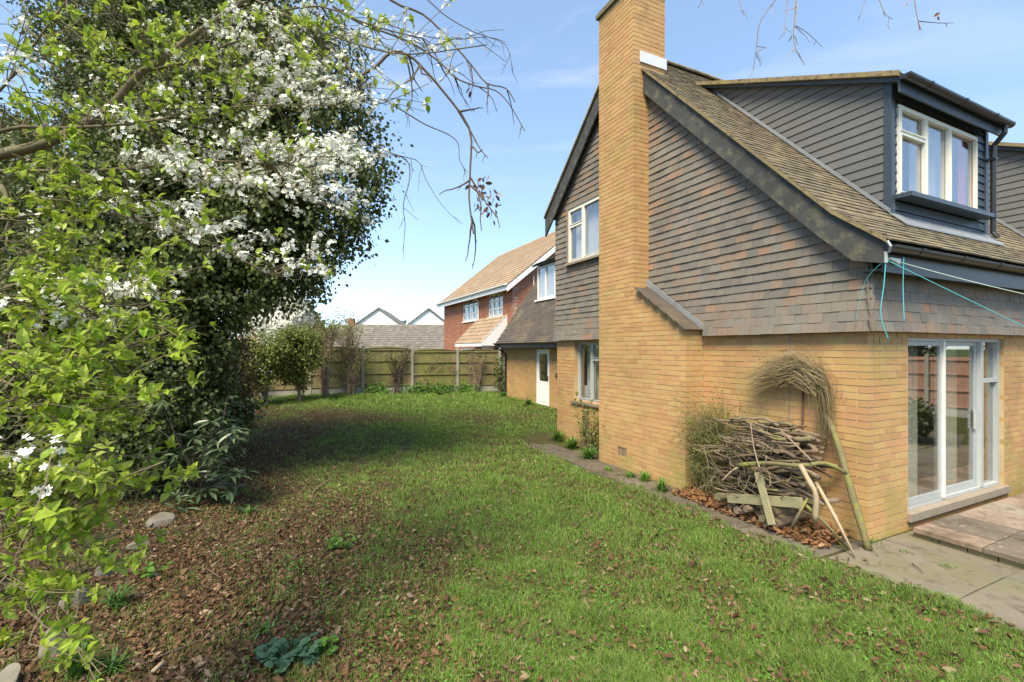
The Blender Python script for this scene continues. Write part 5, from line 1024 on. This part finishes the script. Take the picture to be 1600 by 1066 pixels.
# ------------------------------------------------------------------ stones, tufts and low plants
def stone(label, px_, py_, w, h, seed):
    b = PG(px_, py_, .05); z = float(gz(b.x, b.y)); r_ = np.random.default_rng(seed); import bmesh
    bm_ = bmesh.new(); bmesh.ops.create_icosphere(bm_, subdivisions=3, radius=1)
    ks = r_.normal(size=(5, 3)) * 1.6; ph = r_.uniform(0, 6, 5); cut = unit(r_.normal(size=(9, 3))); off = r_.uniform(.55, .9, 9)
    for v_ in bm_.verts:
        q = np.array(v_.co)
        for c_, o_ in zip(cut, off):
            d_ = q @ c_ - o_
            if d_ > 0: q = q - c_ * d_ * .9
        q = q * (1 + .04 * np.sin(ks @ q + ph).sum()); v_.co = (q[0] * w / 2, q[1] * w * .42, q[2] * h)
    me = bpy.data.meshes.new("stone"); bm_.to_mesh(me); bm_.free(); o = link("stone", me, m_stone); o.location = (b.x, b.y, z + h * .12); o.rotation_euler = (r_.normal() * .15, r_.normal() * .15, r_.uniform(0, 3)); tag(o, label, "stone", "stones edging the bed")
stone("flat grey stone half buried beside the evergreen shrub", 250, 812, .32, .10, 1); stone("squarish stone under the lime sprays in the bed edge", 168, 888, .23, .14, 2); stone("low stone pair end just above the upper grass tuft", 118, 935, .22, .12, 3); stone("upright pale mossy stone behind the big grass tuft", 80, 1010, .17, .16, 4); stone("weathered stone in the bottom corner of the photo", 12, 1062, .17, .13, 5); stone("thin flat stone lying in the brown leaves", 218, 848, .22, .06, 6)
def tuft(label, px_, py_, n, h, spread, mat, w=.012, name="grass_tuft", cat_="tuft", world=None):
    b = world or PG(px_, py_, .02); b = Vector((b.x, b.y, float(gz(b.x, b.y)))); t = thing(name, label, cat_, b); V, F = [], []
    for _ in range(n):
        a = random.uniform(0, 6.28); d = Vector((math.cos(a), math.sin(a), 0)); s_ = Vector((-d.y, d.x, 0)); hh = h * random.uniform(.55, 1.15); sp = spread * random.uniform(.2, 1.1); b_ = Vector((random.gauss(0, .025), random.gauss(0, .025), 0)); i = len(V)
        for k_ in range(5):
            f = k_ / 4; c_ = b_ + d * sp * f ** 1.7 + Vector((0, 0, hh * (f - .42 * f ** 2.6 * min(1.6, sp / hh)))); ww = w * (1 - f ** 2.2) * .5 + .0008; V += [(c_ - s_ * ww)[:], (c_ + s_ * ww)[:]]
        F += [(i + 2 * k_, i + 2 * k_ + 1, i + 2 * k_ + 3, i + 2 * k_ + 2) for k_ in range(4)]
    mb = MB(); mb.v, mb.f = V, F; mb.build("blade_clump", mat, t, stuff=True); return t
tuft("big dark grass tuft in front of the pale mossy stone", 122, 1050, 120, .30, .22, m_strap, .011); tuft("arching grass tuft between stones and brown leaves", 182, 945, 80, .20, .20, m_strap, .010); tuft("small strap leaf tuft right of the big tuft", 175, 1045, 40, .16, .18, m_strap, .012)
tuft("bright strap leaf clump at the foot of the evergreen shrub", 355, 780, 60, .26, .24, m_weed, .020); tuft("few leaved tuft on the brown leaves near the shrub", 388, 800, 30, .14, .18, m_strap, .018); tuft("lone spidery tuft left of the blue green leaf patch", 415, 985, 16, .13, .16, m_strap, .014)
tuft("strap leaf clump against the chimney nearest the corner", 1034, 768, 60, .22, .16, m_weed, .02); tuft("strap leaf clump in the middle of the chimney foot", 1008, 752, 60, .20, .16, m_weed, .02); tuft("strap leaf clump just right of the air vent", 985, 745, 40, .14, .14, m_weed, .02); tuft("small clump just left of the air vent", 950, 735, 30, .12, .12, m_weed, .02)
for i, (px_, py_, lab) in enumerate(((920, 716, "leafy weeds hard against the left edge of the chimney"), (895, 700, "leafy weeds under the lower window middle"), (872, 690, "leafy weeds at the brick pier corner"), (826, 640, "weeds at the foot of the rear door"), (787, 628, "weeds beside the downpipe foot"))): tuft(lab, px_, py_, 90, .30, .28, m_weed, .028, "weed_clump", "weeds")
tuft("grass tuft growing from the patio joint near the brick corner", 1364, 846, 30, .10, .07, m_weed, .005); tuft("thin grass sprouting in the concrete below the step", 1480, 885, 26, .07, .09, m_weed, .005); tuft("grass sprig in the concrete nearest the wall", 1412, 862, 20, .06, .07, m_weed, .005)
def rosette(label, px_, py_, n, size, spread, mat, tm=LEAF4, name="leafy_plant"):
    b = PG(px_, py_, .02); b = Vector((b.x, b.y, float(gz(b.x, b.y)))); t = thing(name, label, "plant", b); s_ = MB(); lp_, ld_ = [], []
    for _ in range(n):
        a = random.uniform(0, 6.28); rr = spread * math.sqrt(random.random()); q = Vector((math.cos(a) * rr, math.sin(a) * rr * .8, random.uniform(.03, .10))); s_.tube([(q.x * .4, q.y * .4, 0), q], .0025, 3, cap=False); lp_.append((q + b)[:]); ld_.append((math.cos(a) + random.gauss(0, .6), math.sin(a) + random.gauss(0, .6), random.gauss(.1, .25)))
    s_.build("stem", mat, t); lp_ = np.array(lp_); n_ = len(lp_)
    part_instances("leaf", "foliage", tm, lp_, frames(unit(np.array(ld_)), unit(np.array([0, -.1, 1.]) + rng.normal(size=(n_, 3)) * .3)), size * rng.uniform(.6, 1.2, n_), mat, t, b, 300)
WIDE = ([(0, 0, 0), (-.45, .1, .03), (-.5, .45, .05), (-.3, .75, .02), (0, .95, -.04), (.3, .75, .02), (.5, .45, .05), (.45, .1, .03), (0, .4, -.02)], [(i, 8, (i + 1) % 8)[::-1] for i in range(8)])
rosette("patch of rounded blue green leaves near the bottom of the lawn", 452, 1030, 90, .062, .17, m_gera, WIDE); rosette("small light green leaf patch beside the blue green leaves", 505, 1022, 26, .045, .10, m_weed, WIDE); rosette("dark long leaved plant on the flat grey stone", 282, 800, 14, .20, .10, m_rhod, LONG); rosette("pale seedling patch in the leaf litter near the grass edge", 535, 855, 30, .05, .14, m_weed, WIDE); rosette("small seedling patch among the leaves under the plum", 240, 895, 20, .05, .12, m_weed, WIDE)
stickobj("fallen_stick", "pale grey piece of wood lying on the brown leaves", [PG(238, 1050, .03), PG(256, 1034, .04)], [.013, .012], m_pale); stickobj("fallen_stick", "long thin twig lying across the litter above the tuft", smooth_path([PG(205, 1045, .03), PG(300, 1005, .04), PG(420, 960, .03)], 3), taper(7, .005, .003), m_dtwig); stickobj("fallen_stick", "short dark twig on the litter in mid bed", [PG(322, 888, .03), PG(345, 903, .04)], [.007, .004], m_dtwig)
stickobj("fallen_stick", "twig lying on the lawn above the leaf patch", smooth_path([PG(488, 770, .03), PG(505, 755, .04), PG(520, 747, .05)], 3), taper(7, .008, .004), m_twig); stickobj("fallen_stick", "thin twig on the concrete below the step", smooth_path([PG(1425, 880, .035), PG(1436, 888, .04), PG(1443, 895, .035)], 3), taper(7, .006, .003), m_dtwig); stickobj("fallen_stick", "thin twig on the concrete at the mossy pole foot", smooth_path([PG(1358, 856, .04), PG(1366, 862, .045), PG(1373, 868, .035)], 3), taper(7, .006, .004), m_dtwig)
stickobj("garden_stake", "rusty stake standing by the weeds left of the rear door", [PG(818, 640, .1), PG(818, 640, .1) + Vector((.12, .05, .38))], [.016, .014], m_iron, "stake")

# ------------------------------------------------------------------ grass and fallen leaves
def log_pts(n, y0, y1, pxa=-80, pxb=1680):
    y = np.exp(rng.uniform(math.log(y0), math.log(y1), n)); x = (rng.uniform(pxa, pxb, n) - 800) / FPX * y; return x, y
def uvof(x, y): dx, dy = x - OX, y - OY; return dx * CA + dy * SA, -dx * SA + dy * CA
def on_lawn(x, y):
    u_, v_ = uvof(x, y); e = .05 * np.sin(v_ * 5.1) + .03 * np.sin(v_ * 13); e2 = .06 * np.sin(u_ * 4.3) + .03 * np.sin(u_ * 11)
    fx = (x - FA.x) * FDIR.x + (y - FA.y) * FDIR.y; fy = -(x - FA.x) * FDIR.y + (y - FA.y) * FDIR.x
    ok = fy < -.15
    ok &= np.where(v_ > 6.75, (u_ < np.where(v_ < 6.9, -.2, WU - .1)), np.where(v_ > -.1, u_ < -.85 + e, u_ < -.69 + e))
    return ok
x, y = log_pts(760000, 2.3, 20.5); xc_, yc_ = log_pts(26000, 2.3, 20.5); i_ = rng.integers(0, 26000, 420000); sg_ = .012 + .004 * yc_[i_]; x[:420000] = xc_[i_] + rng.normal(size=420000) * sg_; y[:420000] = yc_[i_] + rng.normal(size=420000) * sg_; y = np.maximum(y, 2.2); lt = litter(x, y); den = 1.08 - 1.0 * lt + .12 * fbm(x, y, 10, 30, 2.); keep = on_lawn(x, y) & (rng.random(len(x)) < np.clip(den, .16, 1)) & (x > -.80 * y - 1.0)
x, y = x[keep], y[keep]; n = len(x); z = gz(x, y)
hgt = (.046 + .014 * np.clip(fbm(x, y, 8, 30, 1.6), -1, 2) + .020 * np.clip(fbm(x, y, 26, 40, 2.5), -1, 2) + .026 * rng.random(n)) * (1 + .9 * sst(13.5, 16, y)) * np.clip(1.05 - .35 * litter(x, y), .5, 1); hgt = np.clip(hgt, .024, .2)
wd_ = np.maximum(.0032, y * .00085) * rng.uniform(.7, 1.3, n); a = rng.uniform(0, 6.28, n); lean = rng.uniform(.15, 1.1, n)
dx_ = np.stack([np.cos(a), np.sin(a), np.zeros(n)], -1); b = rng.uniform(-.9, .9, n) ; sx3 = np.stack([np.cos(b), np.sin(b), np.zeros(n)], -1)
p0 = np.stack([x, y, z - .004], -1); up = np.array([0, 0, 1.]); m1 = p0 + up * (hgt * .6)[:, None] + dx_ * (hgt * lean * .3)[:, None]; t1 = p0 + up * (hgt * (1 - .25 * lean))[:, None] + dx_ * (hgt * lean)[:, None]
V = np.stack([p0 - sx3 * wd_[:, None] / 2, p0 + sx3 * wd_[:, None] / 2, m1 + sx3 * wd_[:, None] * .38, m1 - sx3 * wd_[:, None] * .38, t1], 1).reshape(-1, 3); k = np.arange(n)[:, None] * 5
F = np.stack([k + np.array([0, 1, 2]), k + np.array([0, 2, 3]), k + np.array([3, 2, 4])], 1).reshape(-1, 3)
tag(link("grass", npmesh("grass", V, F), m_grass), "short green lawn grass", "grass", kind="stuff"); print("grass", n)
x, y = log_pts(900, 2.3, 12); keep = on_lawn(x, y) & (x > -.6 * y); x, y = x[keep], y[keep]; i_ = rng.integers(0, len(x), 5000); sp_ = rng.normal(size=(5000, 2)) * .05; x, y = x[i_] + sp_[:, 0], y[i_] + sp_[:, 1]; keep = on_lawn(x, y); x, y = x[keep], y[keep]; n = len(x)
a = rng.uniform(0, 6.28, n); V, F = scatter(*LEAF4, np.stack([x, y, gz(x, y) + rng.uniform(.015, .05, n)], -1), frames(np.stack([np.cos(a), np.sin(a), rng.normal(.1, .3, n)], -1), unit(np.array([0, 0, 1.]) + rng.normal(size=(n, 3)) * .3)), rng.uniform(.018, .038, n))
tag(link("lawn_weeds", npmesh("lawn_weeds", V, F), m_weed), "small broad leaved weeds growing through the lawn", "weeds", kind="stuff")
def leaf_sheet(name, label, x, y, zoff, size, mat, flat=.35, tm=OAK):
    n = len(x); z = gz(x, y) + zoff; a = rng.uniform(0, 6.28, n); d = np.stack([np.cos(a), np.sin(a), rng.normal(0, flat, n)], -1); nr_ = unit(np.array([0, 0, 1.]) + rng.normal(size=(n, 3)) * flat); nr_[rng.random(n) < .4] *= -1
    V, F = scatter(*tm, np.stack([x, y, z], -1), frames(d, nr_), size); tag(link(name, npmesh(name, V, F), mat), label, "leaves", kind="stuff")
x, y = log_pts(120000, 2.3, 16.5); m_ = 22000; i_ = rng.integers(0, 2600, m_); x2, y2 = log_pts(2600, 2.3, 14); sp_ = rng.normal(size=(m_, 2)) * .09
x, y = cat(x, x2[i_] + sp_[:, 0]), cat(y, y2[i_] + sp_[:, 1]); pr = cat(litter(x[:120000], y[:120000]) ** 1.3 * .95, np.full(m_, .5)); keep = on_lawn(x, y) & (rng.random(len(x)) < pr) & (x > -.85 * y - 1) & (y > 2); x, y = x[keep], y[keep]
sz = rng.uniform(.022, .05, len(x)) * (1 + .5 * (rng.random(len(x)) < .15)); zo = .012 + .035 * rng.random(len(x)) * (1 - litter(x, y)); nr1 = y < 4.2
leaf_sheet("fallen_leaves", "brown fallen leaves scattered over the near lawn", x[nr1], y[nr1], zo[nr1], sz[nr1], m_dead, .55)
leaf_sheet("far_fallen_leaves", "brown fallen leaves covering the far lawn and bed", x[~nr1], y[~nr1], zo[~nr1], sz[~nr1] * 1.05, m_dead, .55, LEAF4); print("leaves", len(x), nr1.sum())
n = 2600; v_ = rng.uniform(.1, 2.1, n); u_ = -.03 - .62 * rng.random(n) ** .9; w_ = [UV(a, b) for a, b in zip(u_, v_)]; x = np.array([q.x for q in w_]); y = np.array([q.y for q in w_])
leaf_sheet("leaf_drift", "orange dead leaves drifted under the woodpile", x, y, .035 + .06 * rng.random(n) * np.clip((.65 + u_) * 2.2, .1, 1), rng.uniform(.035, .075, n), m_dead2, .5)
n = 120; u_ = rng.uniform(-.9, -.4, n); v_ = rng.uniform(-.8, 6, n); w_ = [UV(a, b) for a, b in zip(u_, v_)]; x = np.array([q.x for q in w_]); y = np.array([q.y for q in w_])
leaf_sheet("path_leaves", "few dry leaves lying on the concrete path", x, y, np.full(n, .036), rng.uniform(.025, .05, n), m_dead, .15)
